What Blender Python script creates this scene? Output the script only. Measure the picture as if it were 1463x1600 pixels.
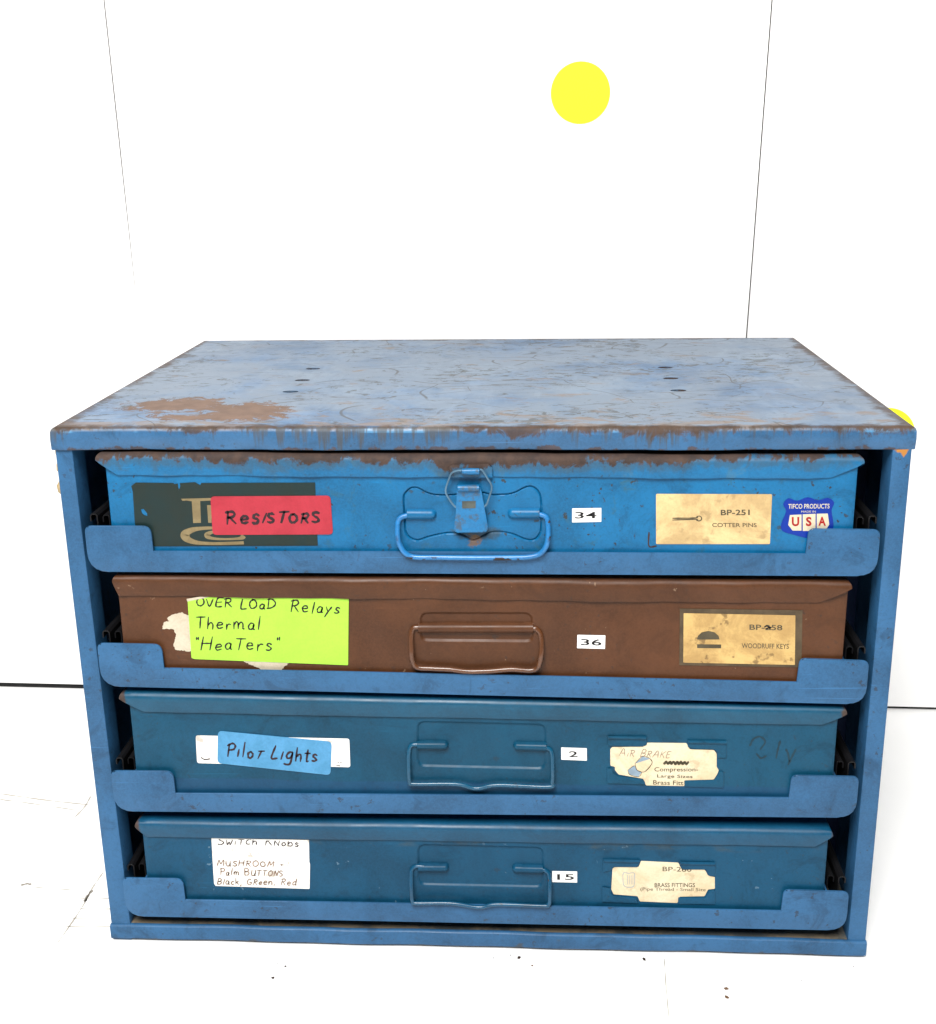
import bpy, bmesh, math, random
import numpy as np
from mathutils import Vector, Matrix
from mathutils.geometry import tessellate_polygon

for o in list(bpy.data.objects):
    bpy.data.objects.remove(o)
SC = bpy.context.scene
COL = SC.collection
random.seed(7)
rng = np.random.default_rng(11)

# ------------------------------------------------------------ camera
CAM = bpy.data.cameras.new('camera')
CAM.sensor_fit = 'VERTICAL'
CAM.sensor_height = 24.0
CAM.lens = 24.0 * 1901.96 / 1600.0
CAM.clip_start = 0.02
CAM.clip_end = 60
cam = bpy.data.objects.new('camera', CAM)
COL.objects.link(cam)
_right = Vector((0.99836463, 0.05554996, -0.01350063))
_down = Vector((0.00290601, -0.28517094, -0.95847227))
_fwd = Vector((-0.05709308, 0.95686558, -0.28486601))
_m = Matrix((_right, -_down, -_fwd)).transposed().to_4x4()
_m.translation = Vector((0.03787186, -0.71224185, 0.52399087))
cam.matrix_world = _m
SC.camera = cam

# ------------------------------------------------------------ light
WORLD = bpy.data.worlds.new('World')
SC.world = WORLD
WORLD.use_nodes = True
_bg = WORLD.node_tree.nodes['Background']
_bg.inputs[0].default_value = (1.0, 0.99, 0.97, 1)
_bg.inputs[1].default_value = 0.06

def area_lamp(name, loc, target, sx, sy, watts, col=(1, .98, .95)):
    l = bpy.data.lights.new(name, 'AREA')
    l.shape = 'RECTANGLE'
    l.size, l.size_y, l.energy, l.color = sx, sy, watts, col
    o = bpy.data.objects.new(name, l)
    COL.objects.link(o)
    o.location = loc
    o.rotation_euler = (Vector(target) - Vector(loc)).to_track_quat('-Z', 'Y').to_euler()
    return o
area_lamp('ceiling_lamp', (-0.25, -1.45, 2.15), (0, 0.15, 0.2), 1.1, 1.1, 125)

VS = SC.view_settings
VS.view_transform = 'Standard'
VS.look = 'None'
VS.exposure = 0.0
VS.gamma = 1.0
VS.use_curve_mapping = False
SC.render.engine = 'CYCLES'
SC.render.resolution_x, SC.render.resolution_y = 936, 1024

# ------------------------------------------------------------ node helper
class NT:
    """small expression helper round a material's node tree"""
    def __init__(s, name):
        s.mat = bpy.data.materials.new(name)
        s.mat.use_nodes = True
        s.nt = s.mat.node_tree
        s.b = s.nt.nodes['Principled BSDF']
        tc = s.nt.nodes.new('ShaderNodeTexCoord')
        s.P = tc.outputs['Object']
        sp = s.nt.nodes.new('ShaderNodeSeparateXYZ')
        s.nt.links.new(s.P, sp.inputs[0])
        s.x, s.y, s.z = sp.outputs
    def put(s, sock, v):
        if v is None:
            return
        if isinstance(v, bpy.types.NodeSocket):
            s.nt.links.new(v, sock)
        elif isinstance(v, (tuple, list)) and sock.type == 'RGBA':
            sock.default_value = (*v[:3], 1)
        else:
            sock.default_value = v
    def m(s, op, a, b=None, c=None):
        n = s.nt.nodes.new('ShaderNodeMath')
        n.operation = op
        for i, v in enumerate((a, b, c)):
            s.put(n.inputs[i], v)
        return n.outputs[0]
    def add(s, a, b): return s.m('ADD', a, b)
    def sub(s, a, b): return s.m('SUBTRACT', a, b)
    def mul(s, a, b): return s.m('MULTIPLY', a, b)
    def mx(s, a, b): return s.m('MAXIMUM', a, b)
    def mn(s, a, b): return s.m('MINIMUM', a, b)
    def ab(s, a): return s.m('ABSOLUTE', a)
    def st(s, v, lo, hi):
        n = s.nt.nodes.new('ShaderNodeMapRange')
        n.interpolation_type = 'SMOOTHSTEP'
        s.put(n.inputs['Value'], v)
        s.put(n.inputs['From Min'], lo)
        s.put(n.inputs['From Max'], hi)
        return n.outputs[0]
    def vec(s, sx=1, sy=1, sz=1, off=(0, 0, 0)):
        n = s.nt.nodes.new('ShaderNodeVectorMath')
        n.operation = 'MULTIPLY_ADD'
        s.nt.links.new(s.P, n.inputs[0])
        n.inputs[1].default_value = (sx, sy, sz)
        n.inputs[2].default_value = off
        return n.outputs[0]
    def noise(s, scale, detail=3, rough=.55, dist=0, v=None):
        n = s.nt.nodes.new('ShaderNodeTexNoise')
        s.put(n.inputs['Vector'], v if v is not None else s.P)
        n.inputs['Scale'].default_value = scale
        n.inputs['Detail'].default_value = detail
        n.inputs['Roughness'].default_value = rough
        n.inputs['Distortion'].default_value = dist
        return n.outputs[0]
    def voro(s, scale, v=None):
        n = s.nt.nodes.new('ShaderNodeTexVoronoi')
        n.feature = 'DISTANCE_TO_EDGE'
        s.put(n.inputs['Vector'], v if v is not None else s.P)
        n.inputs['Scale'].default_value = scale
        return n.outputs[0]
    def warp(s, v, scale, amt):
        n = s.nt.nodes.new('ShaderNodeTexNoise')
        s.put(n.inputs['Vector'], v)
        n.inputs['Scale'].default_value = scale
        n.inputs['Detail'].default_value = 2
        q = s.nt.nodes.new('ShaderNodeVectorMath')
        q.operation = 'MULTIPLY_ADD'
        s.nt.links.new(n.outputs['Color'], q.inputs[0])
        q.inputs[1].default_value = (amt, amt, amt)
        s.nt.links.new(v, q.inputs[2])
        return q.outputs[0]
    def mix(s, f, a, b):
        n = s.nt.nodes.new('ShaderNodeMix')
        n.data_type = 'RGBA'
        s.put(n.inputs[0], f)
        s.put(n.inputs[6], a)
        s.put(n.inputs[7], b)
        return n.outputs[2]
    def mixf(s, f, a, b):
        n = s.nt.nodes.new('ShaderNodeMix')
        s.put(n.inputs[0], f)
        s.put(n.inputs[2], a)
        s.put(n.inputs[3], b)
        return n.outputs[0]
    def done(s, col, rough=.5, spec=.5, height=None, dist=.0003, strength=.5, metal=0):
        s.put(s.b.inputs['Base Color'], col)
        s.put(s.b.inputs['Roughness'], rough)
        s.put(s.b.inputs['Specular IOR Level'], spec)
        s.put(s.b.inputs['Metallic'], metal)
        if height is not None:
            bp = s.nt.nodes.new('ShaderNodeBump')
            bp.inputs['Distance'].default_value = dist
            bp.inputs['Strength'].default_value = strength
            s.nt.links.new(height, bp.inputs['Height'])
            s.nt.links.new(bp.outputs[0], s.b.inputs['Normal'])
        return s.mat

def k(c, f):
    return tuple(min(1, v * f) for v in c)

RUST = (.032, .0165, .0085)
RUST_LT = (.095, .046, .021)

def paint(name, base, layers=(), rough=.42, spec=.3, grime=.6, speck=.5, var=.18, peel=.35):
    """worn enamel: mottled colour, fine grain, smudges, specks and further (mask, colour, rough) layers"""
    g = NT(name)
    big = g.noise(11, 7, .7, .3)
    c = g.mix(g.st(big, .38, .62), k(base, 1 - var), k(base, 1 + var))
    grain = g.noise(900, 2, .6)
    c = g.mix(g.mul(g.st(grain, .38, .62), .22), c, k(base, 1.5))
    c = g.mix(g.mul(g.st(g.noise(500, 2, .6, 0, g.vec(1, 1, 1, (1, 2, 3))), .5, .66), .2), c, k(base, .6))
    r = g.mixf(g.st(g.noise(35, 4, .6), .3, .7), rough - .06, rough + .1)
    h = g.add(g.mul(g.noise(420, 2, .5), peel), g.mul(g.noise(20, 2, .5), 2.2))
    sm = g.mul(g.st(g.noise(38, 7, .75, .8), .52, .68), .85 * grime)
    c = g.mix(sm, c, k(base, .38))
    sp = g.mul(g.st(g.noise(230, 3, .6), .635, .67), g.st(g.noise(22, 2, .5, 0, g.vec(1, 1, 1, (3, 7, 1))), .46, .6))
    sp = g.mul(sp, speck)
    c = g.mix(sp, c, (.025, .022, .02))
    # fine short scuffs
    sc = g.mul(g.st(g.noise(60, 6, .75, .4, g.vec(1, 1, 5, (5, 0, 2))), .64, .70), .4 * grime)
    c = g.mix(sc, c, k(base, 1.7))
    # a few long thin drag scratches
    ds = g.mul(g.st(g.noise(1, 4, .6, .3, g.vec(9, 9, 420, (2, 4, 6))), .635, .67), g.st(g.noise(16, 3, .6, 0, g.vec(1, 1, 1, (7, 1, 4))), .5, .62))
    c = g.mix(g.mul(ds, .35), c, k(base, 2.2))
    for fn, colr, rr in layers:
        mk = fn(g)
        cc = colr(g) if callable(colr) else colr
        c = g.mix(mk, c, cc)
        r = g.mixf(mk, r, rr)
        h = g.sub(h, g.mul(mk, .6))
    return g.done(c, r, spec, h, .00025, .45)

def rustcol(g):
    c = g.mix(g.st(g.noise(120, 5, .7), .3, .7), RUST, k(RUST, 2.1))
    return g.mix(g.st(g.noise(55, 4, .6), .62, .75), c, RUST_LT)

# cabinet masks (object space = metres from the cabinet's foot) -------------
def edge_rust(g):
    """rust creeping in from the borders of the top sheet"""
    d = g.mn(g.sub(.2605, g.ab(g.x)), g.mn(g.sub(.357, g.y), g.add(g.y, .002)))
    n = g.noise(45, 5, .7)
    return g.mul(g.mul(g.st(g.sub(g.mul(n, .036), d), .006, .016), .85), g.st(g.z, .3635, .3645))

def top_patch(g):
    """the bare brown patch by the left front of the top sheet"""
    n = g.mul(g.sub(g.noise(85, 9, .8, .6), .5), 3.4)
    def ell(cx, cy, rx, ry):
        a = g.mul(g.sub(g.x, cx), 1 / rx)
        b = g.mul(g.sub(g.y, cy), 1 / ry)
        return g.m('SQRT', g.add(g.mul(a, a), g.mul(b, b)))
    d = g.mn(ell(-.199, .068, .034, .022), ell(-.149, .047, .028, .030))
    d = g.mn(d, g.add(ell(-.165, .03, .06, .012), .25))
    return g.mul(g.st(g.sub(n, d), -1.02, -.94), g.st(g.z, .362, .3645))

def on_top(g): return g.st(g.z, .362, .3645)

def top_chalk_sheen(g):
    """dulled, chalky film of the worn sheet, with its pale gloss reflection painted in"""
    return g.mul(g.mul(g.st(g.noise(8, 6, .7, .4), .32, .56), .8), on_top(g))

def top_scuff(g):
    n = g.noise(120, 7, .74, 1.2, g.vec(.55, 1.0, 1))
    n2 = g.noise(10, 4, .6, 0, g.vec(1, 1, 1, (4, 2, 0)))
    return g.mul(g.mul(g.st(g.add(n, g.mul(g.sub(n2, .5), .42)), .565, .615), .8), on_top(g))

def top_scratch(g):
    v = g.warp(g.vec(1, 1.1, 0), 5, .16)
    e = g.voro(11, v)
    e2 = g.voro(17, g.warp(g.vec(.5, 1.9, 0, (3, 1, 0)), 6, .10))
    m1 = g.mul(g.st(e, .0085, .002), g.st(g.noise(19, 3, .6), .47, .54))
    m2 = g.mul(g.st(e2, .012, .003), g.st(g.noise(16, 3, .6, 0, g.vec(1, 1, 1, (8, 3, 2))), .50, .57))
    return g.mul(g.mul(g.mx(m1, m2), .7), on_top(g))

def top_dust(g):
    """tan rub-through towards the front edge and here and there"""
    n = g.noise(60, 6, .72, .5, g.vec(.5, 1, 1))
    near = g.st(g.y, .085, -.01)
    return g.mul(g.mul(g.st(g.add(n, g.mul(near, .13)), .58, .68), .6), g.st(g.z, .362, .3645))

def lip_rust(g):
    n = g.noise(1, 7, .75, .8, g.vec(90, 30, 50))
    n2 = g.noise(1, 3, .5, 0, g.vec(14, 14, 4, (3, 0, 0)))
    t = g.mul(g.sub(g.z, .351), 1 / .014)
    v = g.add(g.add(g.mul(g.sub(n, .5), 1.5), g.mul(g.sub(n2, .5), 1.6)), g.mul(g.sub(t, .66), .70))
    return g.mul(g.mul(g.st(v, .0, .25), .9), g.st(g.z, .3651, .3646))

def lip_drip(g):
    """dark run-down streaks on the front lip"""
    n = g.noise(1, 4, .65, .2, g.vec(150, 20, 7, (5, 0, 0)))
    n2 = g.noise(1, 3, .5, 0, g.vec(10, 10, 3, (7.4, 0, 0)))
    t = g.mul(g.sub(g.z, .351), 1 / .014)
    v = g.add(g.add(n, g.mul(g.sub(n2, .5), .5)), g.mul(g.sub(t, .5), .16))
    return g.mul(g.mul(g.st(v, .54, .66), .7), g.st(g.z, .3650, .3644))

def lip_low(g):
    n = g.noise(60, 5, .7)
    return g.mul(g.mul(g.st(g.add(n, g.mul(g.st(g.z, .356, .351), .2)), .66, .74), .8), g.st(g.z, .36, .357))

def lip_bright(g):
    n = g.noise(1, 4, .6, 0, g.vec(14, 0, 0, (2.3, 0, 0)))
    return g.mul(g.mul(g.st(n, .53, .57), g.st(g.z, .3612, .3620)), g.mul(g.st(g.z, .3643, .3638), .55))

# ------------------------------------------------------------ other materials
BLUE = (.023, .092, .200)
def paper(name, base, stain=.4, stain_col=(.30, .19, .08), rough=.6, spec=.25, scale=40, spots=0.0):
    g = NT(name)
    c = g.mix(g.st(g.noise(scale, 7, .72, .6), .40, .64), base, tuple(a * (1 - stain) + b * stain for a, b in zip(base, stain_col)))
    c = g.mix(g.mul(g.st(g.noise(700, 2, .5), .4, .7), .08), c, (.02, .02, .02))
    if spots:
        c = g.mix(g.mul(g.st(g.noise(95, 4, .6, .2, g.vec(1, 1, 1, (4, 1, 9))), .58, .66), spots), c, k(stain_col, .45))
    return g.done(c, rough, spec, g.noise(180, 3, .5), .0002, .35)

def plain(name, col, rough=.5, spec=.4, metal=0, var=.2):
    g = NT(name)
    c = g.mix(g.st(g.noise(80, 4, .6), .3, .7), k(col, 1 - var), k(col, 1 + var))
    return g.done(c, rough, spec, g.noise(300, 2, .5), .0002, .3, metal)

def room_white(name, base, speck_amt):
    g = NT(name)
    c = g.mix(g.st(g.noise(5, 4, .6), .3, .7), base, k(base, .97))
    sp = g.mul(g.st(g.noise(140, 3, .6), .765, .79), g.st(g.noise(7, 2, .5), .5, .6))
    c = g.mix(g.mul(sp, speck_amt), c, (.25, .22, .18))
    return g.done(c, .55, .3, g.noise(160, 3, .5), .0003, .2)

M = {}
M['blue'] = paint('blue_enamel', BLUE, grime=.55, speck=.6)
M['top'] = paint('scuffed_blue_enamel', BLUE, [
    (lip_bright, (.10, .30, .52), .35),
    (top_chalk_sheen, (.125, .170, .225), .42),
    (top_scuff, (.045, .052, .052), .6),
    (top_dust, (.20, .135, .085), .7),
    (top_scratch, (.04, .038, .035), .6),
    (top_patch, lambda g: g.mix(g.st(g.noise(90, 4, .6), .3, .7), (.105, .062, .042), (.15, .09, .062)), .75),
    (edge_rust, rustcol, .75),
    (lip_drip, (.045, .042, .034), .7),
    (lip_rust, rustcol, .8),
    (lip_low, rustcol, .8)], grime=.6, rough=.40, spec=.5)
M['post'] = paint('post_blue_enamel', BLUE, [
    (lambda g: g.mul(g.st(g.add(g.mul(g.sub(g.noise(90, 4, .6), .5), .012), g.add(g.ab(g.sub(g.x, .2540)), g.mul(g.sub(.3525, g.z), .75))), .0052, .0040), 1.0), (.40, .17, .035), .7),
    (lambda g: g.mul(g.st(g.noise(1, 4, .6, 0, g.vec(60, 60, 14)), .66, .72), .5), rustcol, .7)], grime=.6, speck=.6)
M['dusty'] = paint('dusty_blue_enamel', (.06, .065, .062), [
    (lambda g: g.mul(g.st(g.noise(40, 5, .7), .4, .6), .8), (.20, .155, .10), .85)], grime=.4, rough=.6)
M['bottom'] = paint('bottom_blue_enamel', BLUE, [
    (lambda g: g.mul(g.st(g.noise(160, 2, .5), .735, .76), g.st(g.x, -.10, -.16)), (.55, .6, .65), .6),
    (lambda g: g.mul(g.st(g.add(g.noise(60, 4, .6), g.mul(g.st(g.z, .006, .0), .16)), .68, .76), .7), (.06, .06, .055), .7)], grime=.6)

def lid_rust(H, off=.10, wid=.2, amt=.92):
    def f(g):
        n = g.noise(1, 7, .72, .9, g.vec(75, 30, 55))
        n2 = g.add(g.mul(g.noise(1, 3, .5, 0, g.vec(13, 13, 6, (1.7, 0, 0))), .6), g.mul(g.noise(1, 4, .6, 0, g.vec(48, 10, 12, (9, 0, 0))), .4))
        fine = g.noise(260, 4, .7)
        t = g.mul(g.sub(g.z, H - .013), 1 / .010)
        lr = g.st(g.x, .11, .02)                      # the right third kept more of its paint
        v = g.add(g.add(g.mul(g.sub(n, .5), 1.5), g.mul(g.sub(n2, .5), 2.2)), g.add(g.mul(g.sub(t, .74), .75), g.mul(lr, .14)))
        v = g.add(v, g.mul(g.sub(fine, .5), .5))
        return g.mul(g.st(g.sub(v, off), .0, wid), amt)
    return f
C1 = (.003, .104, .245)
C2 = (.070, .0262, .0100)
C3 = (.003, .050, .098)
C4 = (.003, .050, .105)
def green_grime(g):
    return g.mul(g.st(g.noise(70, 6, .7, .5, g.vec(1, 1, 1, (6, 6, 6))), .55, .72), .55)
def chips(thr, amt):
    return lambda g: g.mul(g.mul(g.st(g.noise(150, 3, .6), thr, thr + .02), g.st(g.noise(20, 2, .5, 0, g.vec(1, 1, 1, (2, 5, 8))), .5, .58)), amt)
M['c1'] = paint('case_bright_blue', C1, [(green_grime, (.03, .085, .10), .55), (chips(.63, .9), (.03, .032, .03), .7),
    (lambda g: g.mul(g.st(g.add(g.mul(g.sub(g.noise(160, 5, .7), .5), 1.6), g.m('SQRT', g.add(g.m('POWER', g.mul(g.sub(g.x, .001), 1 / .019), 2), g.m('POWER', g.mul(g.sub(g.z, .0245), 1 / .0052), 2)))), 1.0, .55), .65), (.035, .04, .03), .7),
    (lambda g: g.mul(g.st(g.add(g.mul(g.sub(g.noise(230, 6, .75), .5), 3.0), g.m('SQRT', g.add(g.m('POWER', g.mul(g.add(g.x, .0014), 1 / .0048), 2), g.m('POWER', g.mul(g.sub(g.z, .0195), 1 / .0052), 2)))), 1.0, .4), .75), (.17, .085, .02), .7)], grime=.5, speck=.9, rough=.38, spec=.3)
M['c1lid'] = paint('case_bright_blue_rusting', k(C1, 1.12), [(green_grime, (.07, .16, .20), .55), (lid_rust(.0747, -.42, .5, .5), (.045, .06, .055), .6), (lid_rust(.0747), rustcol, .8)], grime=.35, rough=.38)
M['c1h'] = paint('handle_bright_blue', (.018, .16, .40), [(chips(.60, 1), RUST, .8),
    (lambda g: g.mul(g.st(g.z, .0115, .0105), g.st(g.noise(1, 3, .6, 0, g.vec(60, 60, 60)), .53, .56)), k(RUST, .8), .8)], grime=.2, rough=.3, spec=.5)
M['latch'] = paint('latch_blue_worn', (.007, .130, .31), [(lambda g: g.mul(g.st(g.noise(95, 6, .75), .52, .62), .6), (.06, .055, .04), .6)], grime=.9, rough=.34, spec=.4)
M['wire'] = plain('dull_steel_wire', (.085, .17, .25), .4, .5, .35)
M['c2'] = paint('case_brown', C2, [
    (lambda g: g.mul(g.st(g.noise(120, 3, .6), .70, .73), .45), (.30, .20, .13), .6),
    (lambda g: g.mul(g.st(g.noise(14, 4, .6), .52, .75), .3), k(C2, 1.7), .5)], grime=.35, rough=.42, spec=.25)
M['c2h'] = paint('handle_brown', k(C2, 1.35), [(chips(.6, .9), (.05, .04, .035), .6)], grime=.5, rough=.26, spec=.6)
M['c3'] = paint('case_teal_blue', C3, [
    (lambda g: g.mul(g.st(g.add(g.z, g.mul(g.sub(g.noise(30, 3, .5), .5), .003)), .0215, .0195), .28), (.012, .055, .16), .45)], grime=.5, speck=.3, rough=.42, spec=.22)
M['c3lid'] = paint('case_teal_lid', k(C3, 1.18), [
    (lambda g: g.mul(g.st(g.add(g.ab(g.x), g.mul(g.sub(g.noise(80, 4, .6), .5), .01)), .2285, .231), .9), rustcol, .7)], grime=.3, speck=.2, rough=.40, spec=.35)
M['c4'] = paint('case_deep_blue', C4, [
    (lambda g: g.mul(g.mul(g.st(g.noise(1, 4, .6, 0, g.vec(30, 30, 60, (1, 1, 1))), .5, .7), g.mul(g.st(g.z, .054, .057), g.st(g.z, .066, .062))), .5), (.06, .065, .05), .6),
    (chips(.66, .4), (.20, .30, .38), .5)], grime=.5, speck=.3, rough=.42, spec=.22)
M['c4lid'] = paint('case_deep_blue_lid', k(C4, 1.12), [
    (lambda g: g.mul(g.st(g.add(g.ab(g.x), g.mul(g.sub(g.noise(80, 4, .6), .5), .01)), .2285, .231), .9), rustcol, .7)], grime=.35, speck=.2, rough=.40, spec=.35)
M['c3h'] = paint('handle_teal', k(C3, 1.35), [(chips(.64, .8), RUST, .7)], grime=.6, rough=.26, spec=.5)
M['c4h'] = paint('handle_deep_blue', k(C4, 1.25), [(chips(.64, .8), RUST, .7)], grime=.6, rough=.28, spec=.5)
M['navy_shade'] = paint('inner_shade_navy', (.008, .018, .055), grime=.3, rough=.5, spec=.3)  # darkened blue: the shade inside the cabinet is painted into this colour
M['rail'] = plain('black_oiled_steel', (.006, .006, .007), .45, .25, 0)
M['wall'] = room_white('white_painted_board', (.86, .86, .855), .5)
M['floor'] = room_white('white_floor_board', (.87, .87, .865), .5)
M['void'] = plain('dark_gap', (.03, .03, .03), .8, .1)
M['yellow'] = paper('yellow_sticker', (.95, .92, .035), .03, (.8, .7, .02), .5, .1)
M['red'] = paper('red_sticker', (.39, .024, .042), .45, (.25, .010, .02), .45, .35, 30)
M['lime'] = paper('lime_sticker', (.36, .66, .055), .3, (.24, .54, .04), .5, .3, 22)
M['sky'] = paper('light_blue_sticker', (.075, .27, .49), .4, (.03, .17, .30), .5, .3, 60)
M['white'] = paper('white_sticker', (.80, .80, .79), .04, (.6, .55, .45), .5, .3)
M['whiteold'] = paper('stained_white_label', (.80, .79, .76), .10, (.55, .42, .25), .55, .3, 50, .55)
M['torn'] = paper('torn_paper', (.55, .49, .38), .4, (.36, .29, .20), .8, .1, 60)
M['card'] = paper('aged_card', (.66, .49, .24), .6, (.32, .20, .08), .42, .4, 26, .3)
M['card2'] = paper('spotted_card', (.58, .39, .14), .6, (.27, .145, .04), .40, .45, 24, .75)
M['card3'] = paper('cream_card', (.72, .63, .45), .45, (.48, .32, .14), .55, .3, 22, .25)
M['decal'] = paper('dark_green_decal', (.009, .023, .023), .4, (.017, .02, .012), .42, .25, 30)
M['gold'] = paper('dull_gold_print', (.22, .17, .085), .45, (.12, .085, .04), .5, .3, 50)
M['ink'] = plain('black_ink', (.012, .011, .012), .6, .2)
M['marker'] = plain('dark_marker', (.03, .018, .022), .6, .2)
M['greyink'] = plain('grey_print_ink', (.075, .062, .038), .6, .2)
M['paleink'] = plain('faded_brown_ink', (.24, .17, .13), .7, .1)
M['bluegrey'] = plain('blue_grey_print', (.24, .32, .40), .6, .2)
M['smudge'] = plain('dark_teal_smudge', (.004, .030, .050), .5, .3)
M['shield'] = paper('royal_blue_decal', (.001, .026, .27), .15, (.001, .015, .15), .4, .25, 40)
M['cream'] = paper('cream_print', (.58, .52, .38), .25, (.55, .45, .3), .5, .3, 60)
M['redink'] = plain('red_print', (.34, .006, .006), .5, .3)
M['frame'] = plain('card_frame_brown', (.075, .052, .028), .5, .3, 0, .3)
M['badge'] = plain('worn_badge', (.06, .07, .065), .5, .4, .2, .5)
M['foam'] = plain('tan_glue', (.40, .30, .16), .8, .2, 0, .25)
M['flake'] = plain('rust_flake_dark', (.035, .02, .014), .8, .2, 0, .5)
M['crumb'] = plain('brown_crumb', (.16, .09, .05), .8, .2, 0, .5)
M['scuff'] = plain('pale_scuff', (.40, .37, .32), .7, .2, 0, .12)
M['scuff2'] = plain('dark_scuff', (.22, .20, .17), .7, .2, 0, .3)

# ------------------------------------------------------------ mesh helpers
MM = .001
def empty(name, loc, label=None, cat=None, group=None, kind=None):
    o = bpy.data.objects.new(name, None)
    o.empty_display_size = .05
    COL.objects.link(o)
    o.location = loc
    return tag(o, label, cat, group, kind)
def tag(o, label=None, cat=None, group=None, kind=None):
    for n, v in (('label', label), ('category', cat), ('group', group), ('kind', kind)):
        if v:
            o[n] = v
    return o
def link(name, me, mat, parent=None, smooth=True, auto=math.radians(35)):
    if mat is not None:
        me.materials.clear()
        me.materials.append(mat)
    if smooth:
        me.polygons.foreach_set('use_smooth', [True] * len(me.polygons))
        me.set_sharp_from_angle(angle=auto)
    o = bpy.data.objects.new(name, me)
    COL.objects.link(o)
    if parent is not None:
        o.parent = parent
    return o
def mesh(name, vs, fs):
    me = bpy.data.meshes.new(name)
    me.from_pydata([tuple(v) for v in vs], [], fs)
    me.update()
    return me
def from_bm(name, bm, mat, parent=None, smooth=True):
    bmesh.ops.recalc_face_normals(bm, faces=bm.faces)
    me = bpy.data.meshes.new(name)
    bm.to_mesh(me)
    bm.free()
    return link(name, me, mat, parent, smooth)
def bm_box(bm, x0, x1, y0, y1, z0, z1, bev=0):
    r = bmesh.ops.create_cube(bm, size=1)
    for v in r['verts']:
        v.co = Vector(((x0 + x1) / 2 + v.co.x * (x1 - x0), (y0 + y1) / 2 + v.co.y * (y1 - y0), (z0 + z1) / 2 + v.co.z * (z1 - z0)))
    if bev:
        es = {e for v in r['verts'] for e in v.link_edges}
        bmesh.ops.bevel(bm, geom=list(es), offset=bev, segments=2, affect='EDGES', profile=.6)
def smooth_path(pts, n=5, closed=False):
    """Catmull-Rom through the points"""
    P = [np.array(q, float) for q in pts]
    out = []
    N = len(P)
    rg = range(N if closed else N - 1)
    for i in rg:
        if closed:
            a, b, c, d = P[i - 1], P[i], P[(i + 1) % N], P[(i + 2) % N]
        else:
            b, c = P[i], P[i + 1]
            a = P[i - 1] if i else 2 * b - c
            d = P[i + 2] if i + 2 < N else 2 * c - b
        for j in range(n):
            t = j / n
            out.append(.5 * ((2 * b) + (c - a) * t + (2 * a - 5 * b + 4 * c - d) * t * t + (-a + 3 * b - 3 * c + d) * t ** 3))
    if not closed:
        out.append(P[-1])
    return out
def tube(bm, pts, r, seg=12, flat=1.0):
    P = [Vector(q) for q in pts]
    rings = []
    up = Vector((0, 1, 0))
    for i, q in enumerate(P):
        t = (P[min(i + 1, len(P) - 1)] - P[max(i - 1, 0)]).normalized()
        n = (up - t * up.dot(t)).normalized()
        b = t.cross(n)
        rr = r[i] if isinstance(r, (list, tuple)) else r
        rings.append([bm.verts.new(q + n * rr * flat * math.cos(2 * math.pi * j / seg) + b * rr * math.sin(2 * math.pi * j / seg)) for j in range(seg)])
    for a, b in zip(rings, rings[1:]):
        for j in range(seg):
            bm.faces.new((a[j], a[(j + 1) % seg], b[(j + 1) % seg], b[j]))
    bm.faces.new(rings[0])
    bm.faces.new(rings[-1][::-1])
def round_poly(pts, rad, seg=4):
    """round the corners of a polygon; rad one number or one per corner"""
    P = [np.array(q, float) for q in pts]
    N = len(P)
    out = []
    for i in range(N):
        r = rad[i] if isinstance(rad, (list, tuple)) else rad
        a, b, c = P[i - 1], P[i], P[(i + 1) % N]
        if r <= 0:
            out.append(b)
            continue
        u, w = (a - b), (c - b)
        lu, lw = np.linalg.norm(u), np.linalg.norm(w)
        d = min(r, lu * .49, lw * .49)
        p0, p1 = b + u / lu * d, b + w / lw * d
        for j in range(seg + 1):
            t = j / seg
            out.append((1 - t) ** 2 * p0 + 2 * t * (1 - t) * b + t * t * p1)
    return out
def bm_plate(bm, pts, to3, y0, th, bev=0, holes=()):
    """flat piece with thickness: pts are (x,h); to3 maps (x,y,h) to space; front at y0, back at y0+th"""
    loops = [list(pts)] + [list(h) for h in holes]
    tri = tessellate_polygon([[Vector((q[0], q[1], 0)) for q in lp] for lp in loops])
    flat = [q for lp in loops for q in lp]
    V0 = [bm.verts.new(to3(q[0], y0, q[1])) for q in flat]
    V1 = [bm.verts.new(to3(q[0], y0 + th, q[1])) for q in flat]
    fr = []
    for t in tri:
        try:
            fr.append(bm.faces.new([V0[i] for i in t]))
        except ValueError:
            pass
    i0 = 0
    rim = []
    for lp in loops:
        n = len(lp)
        for j in range(n):
            a, b = i0 + j, i0 + (j + 1) % n
            try:
                bm.faces.new((V0[a], V0[b], V1[b], V1[a]))
            except ValueError:
                pass
            e = bm.edges.get((V0[a], V0[b]))
            if e:
                rim.append(e)
        i0 += n
    if bev:
        bmesh.ops.bevel(bm, geom=rim, offset=bev * MM, segments=2, affect='EDGES', profile=.5)

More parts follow.
